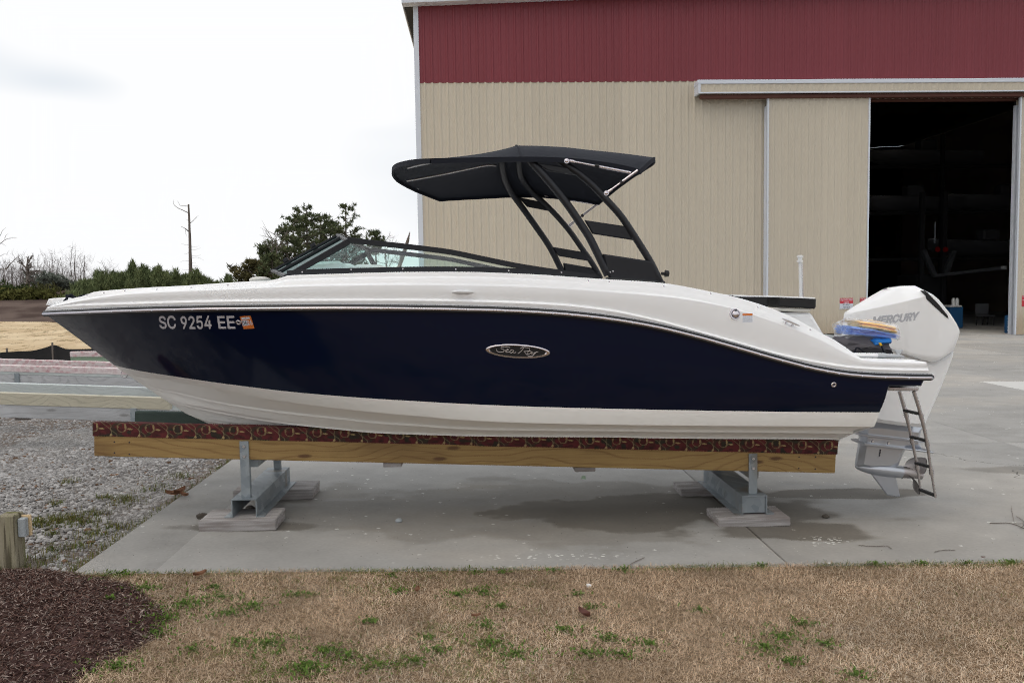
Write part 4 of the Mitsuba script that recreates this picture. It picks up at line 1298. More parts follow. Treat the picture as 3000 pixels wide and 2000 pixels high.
for i in range(6):
    obj('water_slot', disc(W(bt(2579 - i * .55, 1318 + i * 3.3, -.066)), -BN, .0065, .003, 8), 'dark_print', eng)
obj('bolt', disc(W(bt(2555, 1292, -.10)), -BN, .012, .02, 8), 'steel', eng)
obj('bolt', disc(W(bt(2601, 1297, -.10)), -BN, .012, .02, 8), 'steel', eng)
# propeller
prop = numbered(eng + '__propeller')
hub0 = W(np.array([ax[1, 0], 0, ax[1, 1] - .012])); hd = (BE * axd[0] + np.array([0, 0, axd[1]])); hd /= np.linalg.norm(hd)
hubm = [sweep(np.array([hub0, hub0 + hd * .03, hub0 + hd * .16, hub0 + hd * .20]), circ(1, 18), (0, 0, 1), scale=[.058, .056, .046, .050])]
u1 = np.cross(hd, BN); u1 /= np.linalg.norm(u1); u1 *= np.sign(u1[2]); v1 = np.cross(hd, u1)
for k in range(3):
    th = 2 * math.pi * k / 3 + .55
    cR_, cT = u1 * math.cos(th) + v1 * math.sin(th), -u1 * math.sin(th) + v1 * math.cos(th)
    G_ = []
    for r in np.linspace(.045, .20, 9):
        pit = math.atan2(.33, 2 * math.pi * r); w = .085 * math.sin(math.pi * min((r - .0) / .215, 1)) ** .6 + .01
        row = []
        for s in np.linspace(-1, 1, 9):
            ct = cT * math.cos(pit) + hd * math.sin(pit)
            row.append(hub0 + hd * (.09 + .35 * (r - .045)) + cR_ * (r - .03 * s * s * (r / .2)) + ct * w * s + hd * .010 * (1 - s * s))
        G_.append(row)
    g0 = np.array(G_)
    hubm.append(join([grid(g0), grid(g0 + hd * .006, True)]))
scene[prop] = ply(join(hubm), 'mat_steel', 40)

# boarding ladder folded down at the near corner of the platform
lad = boat + '__boarding_ladder'
T1, T2 = -.98, -.76
for nm, pts, t in (('rail', [(2677, 1146), (2698, 1215), (2716, 1296), (2727, 1372), (2741, 1457)], T1), ('rail', [(2635, 1146), (2654, 1212), (2672, 1290), (2687, 1365), (2697, 1438)], T2)):
    P = fr(pts, t); S = spline(P, 24)
    ms = [tube(S, .0135, 10, np.interp(np.linspace(0, 1, 24), [0, .3, .32, .55, .57, .8, .82, 1], [1.15, 1.15, 1.0, 1.0, .88, .88, .74, .74]))]
    for s in (.26, .52, .77):
        i = int(s * 23); ms.append(tube(S[i:i + 2], .0185, 10))
    obj(nm, join(ms), 'steel', lad, smooth=40)
for a, b in (((2690, 1211), (2651, 1202)), ((2713, 1290), (2670, 1279)), ((2725, 1367), (2685, 1356)), ((2738, 1450), (2697, 1434))):
    pa_, pb_ = fr([a], T1)[0], fr([b], T2)[0]
    obj('step', bar(pa_, pb_, .022, .038, (0, 0, 1), .5), 'black_vinyl', lad, smooth=30)
obj('mount', prism(az([(2598, 1131), (2687, 1132), (2687, 1140), (2683, 1144), (2602, 1143), (2598, 1138)], T1), T1 - .03, T2 + .03, .008), 'steel', lad, smooth=30)
# ---------------------------------------------------------------- the stand under the boat
def stand_box(p0, p1, w, h, mat_uv=None):
    pass


stand = thing('boat_stand', 'timber bunks on galvanised beams under the motorboat, edged in dark red patterned carpet', 'boat stand')
YN = 7.0                                     # face of the near bunk
tl, tr_ = atY(275, 1237, YN), atY(2452, 1291, YN)
bl_, br_ = atY(275, 1342, YN), atY(2447, 1388, YN)
HBK = .285


def bunk(parent, x0, z0, x1, z1, y0, th, h, mats, face=-1):
    """a long plank on edge from (x0, z0) to (x1, z1), its face at y0, thickness th going back."""
    d = np.array([x1 - x0, 0, z1 - z0]); L = np.linalg.norm(d); d /= L; up = np.array([-d[2], 0, d[0]])
    M = np.stack([d, [0, 1, 0], up], 1)
    c = np.array([(x0 + x1) / 2, y0 + th / 2, (z0 + z1) / 2]) - up * h / 2
    return cbox(c, (L, th, h), .005, M), d, up, L


m, dB, upB, LB = bunk(stand, tl[0], tl[2] - .006, tr_[0], tr_[2] - .006, YN, .085, HBK - .006, None)
obj('bunk_board', m, 'pine_board', stand, smooth=False, label='yellow treated pine bunk board')


def carpet_strip(x0, z0, d, s0, s1, drop0, y0, th, lift=.007, mat='carpet'):
    """carpet over the top of a bunk: down the face, over, and down the back, between s0 and s1 along it."""
    up = np.array([-d[2], 0, d[0]]); ns = max(int((s1 - s0) / .12), 2)
    prof = [(-lift, -drop0), (-lift, -.012), (-lift * .4, .002), (.006, lift), (th - .006, lift), (th + lift * .4, .002), (th + lift, -.012), (th + lift, -drop0)]
    cum = np.r_[0, np.cumsum(np.linalg.norm(np.diff(np.array(prof), axis=0), axis=1))]
    rows, uv = [], []
    for (yy, zz), cu in zip(prof, cum):
        s = np.linspace(s0, s1, ns)
        wob = .0015 * np.sin(s * 7 + cu * 60)
        rows.append(np.array([x0, y0 + yy, z0]) + s[:, None] * d + up * (zz + wob)[:, None]); uv.append(np.stack([s, cu + s * 0], -1))
    g = grid(np.array(rows)); v = np.asarray(uv).reshape(-1, 2)
    ctr = np.array([x0, y0 + th / 2, z0 - .05]) + d * (s0 + s1) / 2
    f = g.faces
    if ((g.face_normals * (g.triangles_center - ctr)).sum(1)).sum() < 0:
        f = f[:, ::-1]
    # close the two ends with the carpet folded in
    k = len(prof); e0 = [r[0] for r in rows]; e1 = [r[-1] for r in rows]; n0 = len(g.vertices)
    V = np.vstack([g.vertices, e0, e1]); U = np.vstack([v, np.stack([cum * 0 + s0 - .05 + .02 * np.arange(k), cum], -1), np.stack([cum * 0 + s1, cum], -1)])
    cap = [[n0, n0 + i, n0 + i + 1] for i in range(1, k - 1)] + [[n0 + k, n0 + k + i + 1, n0 + k + i] for i in range(1, k - 1)]
    return tm(V, np.vstack([f, cap])), U


sm_ = LB * (1370 - 275) / (2452 - 275)
for s0, s1, dp in ((-.008, sm_, .108), (sm_ + .003, LB + .008, .112)):
    m, U = carpet_strip(tl[0], tl[2] - .006, dB, s0, s1, dp, YN, .085)
    obj('bunk_carpet', m, 'carpet', stand, uv=U, label='dark red carpet with a leaf pattern')
# far bunk wrapped in green carpet
YF = 8.0
fl_, fr_ = atY(399, 1204, YF), None
zf = lambda x: fl_[2] + (x - fl_[0]) * dB[2] / dB[0]
xf1 = tr_[0]
m, dF, upF, LF = bunk(stand, fl_[0], fl_[2] - .008, xf1, zf(xf1) - .008, YF, .085, HBK - .006, None)
obj('bunk_board', m, 'pine_board', stand)
m, U = carpet_strip(fl_[0], fl_[2] - .008, dF, -.01, LF + .008, .281, YF, .085)
obj('bunk_carpet', m, 'green_carpet', stand, uv=U, label='dark green carpet round the far bunk')
# bolts heads / screw holes on the near board
for px, py in ((335, 1294), (379, 1295), (335, 1326), (379, 1330), (2341, 1338), (2389, 1338), (2340, 1371), (2388, 1373)):
    p = atY(px, py, YN - .001)
    obj('screw', disc(p, (0, -1, 0), .006, .003, 8), 'dark_print', stand)


def support(pxp, pyt, wpx, px_l, px_r, pyb, ytop):
    """hat-section steel beam running under both bunks, posts bolted to the bunks at its ends; pixel data of the near end."""
    y0, y1 = 6.93, 8.16
    l, r = atY(px_l, ytop, y0), atY(px_r, ytop, y0); zt = (l[2] + r[2]) / 2
    zb = atY((px_l + px_r) / 2, pyb, y0)[2]
    xl, xr = l[0], r[0]; th = .008; fw = .06
    prof = [(xl - fw, zb), (xl - fw, zb + th), (xl, zb + th), (xl, zt), (xr, zt), (xr, zb + th), (xr + fw, zb + th), (xr + fw, zb), (xr - th, zb), (xr - th, zt - th), (xl + th, zt - th), (xl + th, zb)]
    m = prism(prof, y0, y1, 0, to=lambda q: np.stack([q[..., 0], q[..., 1], q[..., 2]], -1))
    obj('cross_beam', m, 'galvanised', stand, label='galvanised hat section beam')
    for yy, sgn in ((YN - .012, -1), (YF + .085 + .012, 1)):
        xc = atY(pxp, pyt, YN)[0]
        w = .075
        ztop = (tl[2] + (xc - tl[0]) * dB[2] / dB[0]) - .125
        # a U channel: web against the board, flanges back
        m = join([bbox((xc - w / 2, yy - .004, zt), (xc + w / 2, yy + .004, ztop), .002), bbox((xc + w / 2 - .006, min(yy, yy - sgn * .0), zt), (xc + w / 2, yy + .0 + .045, ztop - .02), .002) if sgn < 0 else bbox((xc + w / 2 - .006, yy - .045, zt), (xc + w / 2, yy, ztop - .02), .002)])
        k = obj('post', m, 'galvanised', stand)
        if sgn < 0:
            obj('tie_beam', bbox((xc + .0, YN + .09, ztop - .245), (xc + .085, YF - .002, ztop - .175), .003), 'galvanised', stand)
        for dz in (.045, .13):
            obj('bolt', disc((xc + .0, yy + sgn * .004, ztop - dz), (0, sgn, 0), .013, .008, 6), 'steel', stand)
    # stop plate closing the near end on the right hand beam
    return xl, xr, zt, zb, y0, y1


b1 = support(716, 1300, 26, 677, 751, 1515, 1462)
b2 = support(2205, 1310, 26, 2175, 2248, 1507, 1451)
xl, xr, zt, zb, y0, y1 = b2
obj('end_plate', bbox((xl + .009, y0 + .02, zb + .012), (xr - .009, y0 + .026, zt - .009), .001), 'galvanised', stand)
# timber ties under the bunks
for px0, px1, py in ((1134, 1186, 1386), (1674, 1732, 1396)):
    q0, q1 = atY(px0, py, 7.3), atY(px1, py, 7.3)
    zt_ = tl[2] + ((q0[0] + q1[0]) / 2 - tl[0]) * dB[2] / dB[0] - HBK
    obj('tie', bbox((q0[0], 7.02, zt_ - .042), (q1[0], 8.07, zt_ - .001), .004), 'block_wood', stand)
obj('tag', prism([(0, 0), (.04, 0), (.035, .03), (.004, .028)], 0, .003, 0, to=lambda q: np.stack([q[..., 0], q[..., 1], q[..., 2]], -1) + atY(1703, 1403, 7.015)), 'green_board', stand)


# the four timber blocks
def block(pxs, name_label, y0, y1, zt, tilt=0):
    (xa, ya), (xb, yb) = pxs
    a, b = atY(xa, ya, y0), atY(xb, yb, y0)
    z0 = G((a[0] + b[0]) / 2)
    m = bbox((a[0], y0, z0 - .004), (b[0], y1, zt - .001), .006)
    v = np.array(m.vertices); v += (meshkit.noise(v * 9, 3)[:, None] - .5) * .006 * np.array([1, 1, .3])
    v[:, 2] = np.minimum(v[:, 2], zt - .0005)
    tag(obj('timber_block', tm(v, m.faces), 'block_wood'), name_label, 'timber block', None)


block(((582, 1552), (808, 1552)), 'weathered grey timber block under the near end of the left cross beam', 6.86, 7.22, b1[3])
block(((682, 1462), (917, 1462)), 'weathered timber block under the far end of the left cross beam', 7.86, 8.22, b1[3])
block(((2105, 1537), (2316, 1537)), 'grey timber block with red brown edge under the near end of the right cross beam', 6.83, 7.2, b2[3])
block(((1996, 1448), (2180, 1448)), 'dark timber block under the far end of the right cross beam', 7.86, 8.2, b2[3])

# ---------------------------------------------------------------- older stands in the gravel yard
def old_stand(y0, gap, zt, x0, x1, label, nearm, farm, carpetm=None, lower=True, hh=(.15, .16), slope=-.006, post_x=(), group=None):
    k = thing('boat_stand', label, 'boat stand')
    g = lambda x: slope * (x - x0)
    for j, (yy, mm) in enumerate(((y0, nearm), (y0 + gap, farm))):
        zt = zt - .035 * j
        if yy is None:
            continue
        m, d, up, L = bunk(k, x0, zt, x1, zt + g(x1), yy, .09, hh[0], None)
        obj('bunk_board', m, mm[0], k)
        m, _, _, _ = bunk(k, x0, zt - hh[0] - .002, x1, zt + g(x1) - hh[0] - .002, yy + .004, .08, hh[1], None)
        obj('bunk_board', m, mm[1], k)
        if carpetm:
            m, U = carpet_strip(x0, zt, d, 0, L, .10, yy, .09, .008, carpetm)
            obj('bunk_carpet', m, carpetm, k, uv=U)
        for px in post_x:
            zg = G(px)
            obj('post', bbox((px - .04, yy - .02, zg + .15), (px + .04, yy - .004, zt + g(px) - (.12 if carpetm else hh[0] - .01)), .003), 'galvanised', k)
            if j == 0:
                obj('cross_beam', bbox((px - .11, yy - .05, zg + .07), (px + .11, yy + gap + .14, zg + .21), .01), 'galvanised', k)
                obj('footing', bbox((px - .3, yy - .15, zg - .03), (px + .3, yy + .2, zg + .07), .008), 'block_wood', k)
                obj('footing', bbox((px - .3, yy + gap - .15, zg - .03), (px + .3, yy + gap + .2, zg + .07), .008), 'block_wood', k)
    return k


q = atY(0, 1150, 10.5); e = atY(498, 1166, 10.5)
sl_ = (e[2] - q[2]) / (e[0] - q[0])
old_stand(10.5, 1.15, q[2] - sl_ * 2.6, q[0] - 2.6, e[0], 'weathered grey timber stand without carpet, nearest behind the bow', ('tan_board', 'grey_board'), ('pale_board', 'pale_board'), slope=(e[2] - q[2]) / (e[0] - q[0]), post_x=(atY(392, 1200, 10.5)[0],))
fa_, fb_ = atY(57, 1227, 10.65), atY(95, 1227, 10.65)
obj('footing', bbox((fa_[0], 10.55, fa_[2]), (fb_[0], 11.0, fa_[2] + .05), .004), 'bark', 'boat_stand_001')
q = atY(0, 1070, 14.4); e = atY(428, 1082, 14.4)
sl_ = (e[2] - q[2]) / (e[0] - q[0])
old_stand(14.4, 1.3, q[2] - sl_ * 3, q[0] - 3, e[0], 'grey timber stand topped with faded red carpet, second behind the bow', ('pale_board', 'grey_board'), ('pale_board', 'grey_board'), 'faded_carpet', hh=(.15, .15), slope=(e[2] - q[2]) / (e[0] - q[0]), post_x=(atY(50, 1100, 14.4)[0],))
q = atY(205, 1031, 17.6)
old_stand(17.6, 1.2, q[2], q[0], q[0] + 5.2, 'pale green timber stand with faded red carpet, farthest of the stands by the silt fence', ('green_board', 'green_board'), ('green_board', 'green_board'), 'faded_carpet', hh=(.13, .13), slope=-.012, post_x=(q[0] + 1.6, q[0] + 4))

# silt fence
YS = 21.0
tops = [(-160, 1052), (-60, 1022), (0, 1033), (20, 1030), (85, 1028), (125, 1019), (153, 1011), (200, 1021.5), (262, 1021), (330, 1012), (420, 1024), (520, 1012)]
sf = thing('silt_fence', 'sagging black cloth silt fence on wooden stakes before the sand', 'silt fence')
P = np.array([atY(x, y, YS) for x, y in tops]); P = spline(P, 60)
P[:, 1] += .12 * np.sin(np.linspace(0, 19, 60))
Bm = P.copy(); Bm[:, 2] = G(P[:, 0]) - .06; Mm = P * .5 + Bm * .5; Mm[:, 1] += .05
obj('cloth', join([grid(np.stack([P, Mm, Bm])), grid(np.stack([P, Mm, Bm]) + [0, .01, 0], True)]), 'fence_cloth', sf, smooth=True)
for px, py in ((20, 1019), (153, 1003), (330, 1004), (-60, 1015), (520, 1005)):
    t_ = atY(px, py, YS - .03); zb_ = G(t_[0]) - .2
    obj('stake', bbox((t_[0] - .018, YS - .05, zb_), (t_[0] + .018, YS - .015, t_[2]), .004), 'bark', sf)

# wooden post with an outlet box, by the mulch
ep = thing('outlet_post', 'short square weathered timber post at the left by the mulch carrying an outlet box', 'post')
pb = atG(22, 1662); Yp = pb[1]
x0, x1 = atY(0, 1600, Yp)[0] - .012, atY(46, 1600, Yp)[0]
zt_ = atY(23, 1511, Yp)[2]; w = x1 - x0
m = bbox((x0, Yp, G(x0) - .1), (x1, Yp + w * 1.05, zt_), .006)
obj('timber', m, 'post_wood', ep)
bx0 = x1 + .002; bz1 = atY(66, 1516, Yp + .06)[2]; bz0 = atY(66, 1570, Yp + .06)[2]
bw_ = atY(88, 1540, Yp + .05)[0] - atY(66, 1540, Yp + .05)[0]
obj('outlet_box', bbox((bx0, Yp + .03, bz0), (bx0 + bw_, Yp + .085, bz1), .006), 'box_grey', ep, label='grey outlet box on the side of the post')
obj('outlet_cover', bbox((bx0 - .0, Yp + .087, bz0 - .004), (bx0 + bw_ + .016, Yp + .10, bz1 + .014), .003), 'box_tan', ep)

# ---------------------------------------------------------------- things left on the swim platform
zP = pt[1, 1] + .004 + .012
bag = thing('duffel_bag', 'grey and blue cloth bag with a yellow tab on the swim platform', 'bag')


def soft(poly, t0, t1, amp, seed, sub=.05, rnd=.05):
    """a stuffed shape: the traced side outline, rounded off across, with creases."""
    a = sg.Polygon(poly)
    L = []
    for t, sh in ((t0, .22), (t0 + (t1 - t0) * .08, .07), (t0 + (t1 - t0) * .22, 0), (t0 + (t1 - t0) * .78, 0), (t0 + (t1 - t0) * .93, .07), (t1, .22)):
        q = a.buffer(-sh * rnd / .1, join_style=1) if sh else a
        x = np.array(q.exterior.coords)[:-1] if not q.is_empty else np.array([a.centroid.coords[0]] * 3)
        L.append(np.column_stack([x[:, 0], np.full(len(x), t), x[:, 1]]))
    m = trimesh.convex.convex_hull(np.vstack(L))
    m = m.subdivide_to_size(sub, max_iter=8)
    v = np.array(m.vertices); n = np.array(m.vertex_normals)
    cr = meshkit.fbm(v * np.array([9, 9, 30]), 3, seed) - .5
    v = v + n * (cr * amp)[:, None]
    return tm(W(v), m.faces)


obj('body', soft(az([(2452, 1040), (2462, 1002), (2480, 987), (2540, 986), (2606, 990), (2612, 1036)], -.72), -.80, -.42, .05, 3, .03), 'bag_grey', bag, smooth=True)
obj('flap', soft(az([(2545, 996), (2560, 990), (2607, 991), (2609, 1006), (2580, 1009), (2552, 1014)], -.74), -.825, -.5, .03, 5, .03, .02), 'bag_blue', bag, smooth=True)
obj('strap_tab', soft(az([(2576, 1004), (2582, 1004), (2586, 1012), (2580, 1013)], -.84), -.842, -.82, .002, 1, .02, .01), 'yellow_strap', bag, smooth=True)
obj('strap', tube(spline(fr([(2582, 1012), (2586, 1022), (2590, 1034)], -.83), 10), .007, 6), 'black_cloth', bag, smooth=True)
obj('strap', tube(spline(fr([(2504, 1036), (2512, 1018), (2516, 1020), (2530, 1030), (2540, 1036)], -.83), 16), .006, 6), 'black_cloth', bag, smooth=True)


def folded(pts, t0, t1, n, seed, mat, name, label, cat):
    """a pile of folds: flattened rolls stacked between the lower and upper traced edge."""
    lo, hi = pts
    ms = []
    for i in range(n):
        f0, f1 = i / n, (i + 1) / n
        q = [tuple(np.array(lo[k]) * (1 - f0) + np.array(hi[k]) * f0) for k in range(len(lo))]
        r = [tuple(np.array(lo[k]) * (1 - f1) + np.array(hi[k]) * f1) for k in range(len(lo))]
        j = .012 * ((i * 7 + seed) % 3 - 1)
        ms.append(soft(az(q + r[::-1], (t0 + t1) / 2), t0 + j, t1 + j, .018, seed + i, .02, .012))
    return tag(obj(name, join(ms), mat, smooth=True), label, cat)


folded(([(2470, 978), (2540, 979), (2609, 990)], [(2468, 952), (2540, 962), (2610, 978)]), -.80, -.45, 3, 4, 'blue_cloth', 'blue_towel', 'folded light blue towel on top of the cloth bag', 'towel')
folded(([(2500, 955), (2545, 961), (2606, 974)], [(2491, 938), (2540, 942), (2603, 956)]), -.78, -.47, 2, 9, 'yellow_cloth', 'yellow_towel', 'folded yellow towel lying on the blue one', 'towel')
wrapP = soft(az([(2464, 990), (2462, 948), (2490, 934), (2545, 938), (2606, 951), (2616, 972), (2614, 994), (2540, 983)], -.63), -.83, -.42, .035, 14, .03, .03)
wb = obj('plastic_wrap', wrapP, 'clear_wrap', smooth=True)
tag(wb, 'clear plastic bag wrapped round the two folded towels', 'plastic bag')
fl1 = fr([(2606, 953), (2622, 951), (2629, 958), (2626, 968), (2618, 975), (2626, 984), (2612, 988)], [-.7, -.66, -.62, -.66, -.7, -.72, -.7])
fl2 = fr([(2470, 944), (2458, 941), (2453, 944), (2462, 955), (2452, 958), (2460, 974), (2470, 978)], [-.7, -.66, -.7, -.72, -.7, -.66, -.7])
for fl0 in (fl1, fl2):
    c_ = fl0.mean(0)
    f_ = [[len(fl0), i, i + 1] for i in range(len(fl0) - 1)]
    v_ = np.vstack([fl0, c_ + BN * -.03])
    obj('tail', tm(v_, f_), 'clear_wrap', wb)
bh = thing('boat_hook', 'grey telescopic boat hook lying along the edge of the swim platform', 'boat hook')
hp_ = fr([(2440, 1040), (2570, 1042), (2571, 1042), (2592, 1043), (2593, 1043), (2625, 1044), (2648, 1045.5)], -.92); hp_[:, 2] += .004
obj('shaft', tube(hp_[:2], .019, 12), 'white_plastic', bh, smooth=True)
obj('grip', tube(hp_[2:4], .023, 12), 'grey_plastic', bh, smooth=True)
obj('tip', tube(hp_[4:], .019, 12, [1, .75, .35]), 'grey_plastic', bh, smooth=True)
obj('hook', prism(az([(2629, 1043), (2627, 1035), (2620, 1024), (2644, 1023.5), (2645, 1026), (2637, 1034), (2635, 1043)], -.92), -.926, -.914, .003), 'grey_plastic', bh, smooth=30)
# ---------------------------------------------------------------- the hangar
hang = thing('hangar', 'large metal clad boat hangar, tan below and dark red above, with an open sliding door', 'building')
LX = atY(1221, 400, WY)[0]                                        # left corner
zB = atY(1600, 239.5, WY)[2]                                      # where red meets tan
zE = atY(1226, 12, WY)[2]                                         # eave at the corner
SL = (atY(1430, 0, WY)[2] - atY(1200, 9, WY)[2]) / (atY(1430, 0, WY)[0] - atY(1200, 9, WY)[0])
RX = LX + 44.0; PW = .914
DL, DR = atY(2548, 700, WY)[0], atY(2974, 700, WY)[0]             # opening
DT = atY(2700, 290, WY)[2]


def rib_panel(x0, w, z0, z1, y, slope=0.0, d=.038, n=3):
    """ribbed sheet facing -y: ribs n to a panel; top follows the slope; the lap edge stands a little proud."""
    pr = []; s = (w - .02) / n if w > .9 else w / n
    for i in range(n):
        a = x0 + i * s
        pr += [(a, 0), (a + .30 * s, 0), (a + .30 * s + .012, .006), (a + .36 * s, .006), (a + .36 * s + .012, 0), (a + .62 * s, 0), (a + .62 * s + .012, .006), (a + .68 * s, .006), (a + .68 * s + .012, 0), (a + s - .125, 0), (a + s - .085, d), (a + s - .040, d)]
    pr += [(x0 + w, 0), (x0 + w, -.012)]
    pr = np.array(pr)
    lo = np.column_stack([pr[:, 0], y - pr[:, 1], np.broadcast_to(z0, len(pr)) if np.isscalar(z0) else z0(pr[:, 0])])
    hi = np.column_stack([pr[:, 0], y - pr[:, 1], z1 + slope * (pr[:, 0] - LX)])
    m = grid(np.stack([lo, hi]))
    return m if m.face_normals[0][1] < 0 else tm(m.vertices, m.faces[:, ::-1])


wall = numbered(hang + '__wall')
nP_ = int((RX - LX) / PW)
for i in range(nP_):
    x0 = LX + .12 + i * PW
    obj('red_panel', rib_panel(x0, PW + .02, zB, zE - .05, WY - .012 if False else WY, SL), 'red_siding', wall)
    x1 = x0 + PW
    if x1 < DL + .3 or x0 > DR - .2:
        obj('tan_panel', rib_panel(x0, PW + .02, G(x0) - .1, zB - .012, WY), 'tan_siding', wall)
    else:
        obj('tan_panel', rib_panel(x0, PW + .02, DT, zB - .012, WY), 'tan_siding', wall)
obj('flashing', bbox((LX + .1, WY - .036, zB - .03), (RX, WY + .01, zB + .004), .002), 'red_siding', wall)
obj('corner_trim', join([bbox((LX - .03, WY - .06, G(LX) - .1), (LX + .17, WY + .02, zE - .02), .004), bbox((LX - .032, WY + .02, G(LX) - .1), (LX - .01, WY + .2, zE - .02), .004)]), 'white_paint', hang, label='white corner trim')
# side, back and right walls and the roof: plain sheets a step away from view
DEP = 46.0
zr = lambda x: zE + SL * (x - LX)


def slab(P, th, nrm):
    P = np.asarray(P, float); k = len(P); Q = P + np.asarray(nrm, float) * th
    f = [[0, i, i + 1] for i in range(1, k - 1)] + [[k, k + i + 1, k + i] for i in range(1, k - 1)]
    for i in range(k):
        j = (i + 1) % k
        f += [[i, k + i, k + j], [i, k + j, j]]
    return tm(np.vstack([P, Q]), f)


obj('side_wall', slab([(LX, WY + .05, -.4), (LX, WY + DEP, -.4), (LX, WY + DEP, zE), (LX, WY + .05, zE)], .05, (1, 0, 0)), 'tan_siding', hang)
obj('side_wall', slab([(RX, WY + .05, -1.2), (RX, WY + DEP, -1.2), (RX, WY + DEP, zr(RX)), (RX, WY + .05, zr(RX))], .05, (-1, 0, 0)), 'tan_siding', hang)
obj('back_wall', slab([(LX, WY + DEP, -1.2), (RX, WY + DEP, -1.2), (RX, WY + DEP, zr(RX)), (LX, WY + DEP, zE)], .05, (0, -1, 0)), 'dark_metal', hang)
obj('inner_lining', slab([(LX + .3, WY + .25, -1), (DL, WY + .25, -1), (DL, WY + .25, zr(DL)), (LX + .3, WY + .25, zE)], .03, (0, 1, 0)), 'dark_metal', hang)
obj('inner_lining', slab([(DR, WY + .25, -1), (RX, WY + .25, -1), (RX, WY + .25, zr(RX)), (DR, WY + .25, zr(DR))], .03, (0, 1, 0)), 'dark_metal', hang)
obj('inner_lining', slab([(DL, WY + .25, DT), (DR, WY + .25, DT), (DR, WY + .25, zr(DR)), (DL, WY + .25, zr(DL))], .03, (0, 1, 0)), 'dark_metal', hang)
ov = .42
roof = obj('roof', slab([(LX - ov, WY - .5, zr(LX - ov) + .02), (RX + ov, WY - .5, zr(RX + ov) + .02), (RX + ov, WY + DEP, zr(RX + ov) + .02), (LX - ov, WY + DEP, zr(LX - ov) + .02)], .10, (0, 0, 1)), 'dark_metal', hang)
fz = lambda x: zr(x) - .12
obj('fascia', slab([(LX - ov - .02, WY - .53, fz(LX - ov)), (RX, WY - .53, fz(RX)), (RX, WY - .53, fz(RX) + .30), (LX - ov - .02, WY - .53, fz(LX - ov) + .30)], .03, (0, 1, 0)), 'white_paint', roof, label='pale eave trim')
obj('fascia', slab([(LX - ov - .02, WY - .5, fz(LX - ov)), (LX - ov - .02, WY + DEP, fz(LX - ov)), (LX - ov - .02, WY + DEP, fz(LX - ov) + .3), (LX - ov - .02, WY - .5, fz(LX - ov) + .3)], .03, (1, 0, 0)), 'white_paint', roof)
obj('soffit', slab([(LX - ov, WY - .5, fz(LX - ov) + .01), (RX, WY - .5, fz(RX) + .01), (RX, WY, fz(RX) + .01), (LX - ov, WY, fz(LX - ov) + .01)], .01, (0, 0, 1)), 'white_paint', roof)
obj('floor', slab([(LX + .1, WY - .01, G(LX) + .002), (RX, WY - .01, G(RX) + .002), (RX, WY + DEP, G(RX) + .002), (LX + .1, WY + DEP, G(LX) + .002)], .1, (0, 0, -1)), 'concrete', hang)

# header box over the door track
HY = WY - .62
hd = numbered(hang + '__track_header')
hl = atY(2052, 260, HY)[0]; hr = RX - 3
zt0, zt1 = atY(2045, 247, HY)[2], atY(2054, 273, HY)[2]
n = int((hr - hl) / PW)
for i in range(n):
    obj('panel', rib_panel(hl + i * PW, PW + .02, zt1 + .03, zt0 - LX * 0, HY, 0, .022), 'tan_siding', hd)
obj('top_trim', prism([(hl - .12, zt0), (hr, zt0), (hr, zt0 + .16), (hl - .12, zt0 + .16)], HY - .05, WY - .05, .01, to=lambda q: np.asarray(q)), 'white_paint', hd, label='white trim along the header')
obj('end_trim', bbox((hl - .10, HY - .045, zt1 - .02), (hl - .001, WY - .05, zt0 - .003), .008), 'white_paint', hd)
obj('bottom_trim', bbox((hl, HY - .03, zt1 - .02), (hr, HY + .06, zt1 + .028), .005), 'white_paint', hd)
obj('track_beam', bbox((hl + .05, WY - .5, zt1 - .18), (hr, WY - .26, zt1 - .03), .01), 'track_brown', hd, label='rusty brown door track')
obj('lintel', bbox((DL - .1, WY - .03, DT - .08), (DR + .1, WY + .24, DT + .02), .01), 'track_brown', hang)


def door(xa, xb, name_label):
    d = numbered(hang + '__sliding_door')
    zt = atY(2400, 281, WY - .35)[2]; y = WY - .35
    zb0 = G((xa + xb) / 2) + .06
    n = max(int(round((xb - xa) / PW)), 1); w = (xb - xa) / n
    for i in range(n):
        obj('panel', rib_panel(xa + i * w, w + (.02 if i < n - 1 else 0), zb0, zt, y, 0, .028), 'tan_siding', d)
    for x0, x1 in ((xa - .05, xa + .02), (xb - .02, xb + .05)):
        obj('edge_trim', bbox((x0, y - .045, zb0 - .01), (x1, y + .08, zt + .01), .004), 'white_paint', d)
    obj('back', bbox((xa + .03, y + .016, zb0), (xb - .03, y + .07, zt), .004), 'dark_metal', d)
    return y


dxa, dxb = atY(2250, 500, WY - .35)[0], atY(2543, 500, WY - .35)[0]
yD = door(dxa, dxb, '')
door(atY(2986, 500, WY - .35)[0], atY(2986, 500, WY - .35)[0] + 4.6, '')
obj('jamb_trim', bbox((atY(2242, 500, WY - .1)[0] - .04, WY - .33, G(12) - .1), (dxa - .06, WY - .04, zt1 - .45), .006), 'white_paint', hang, label='white door jamb')
obj('jamb_trim', bbox((atY(2969, 500, WY)[0], WY - .06, G(23) - .1), (atY(2984, 500, WY)[0], WY + .12, zt1 - .45), .006), 'white_paint', hang)

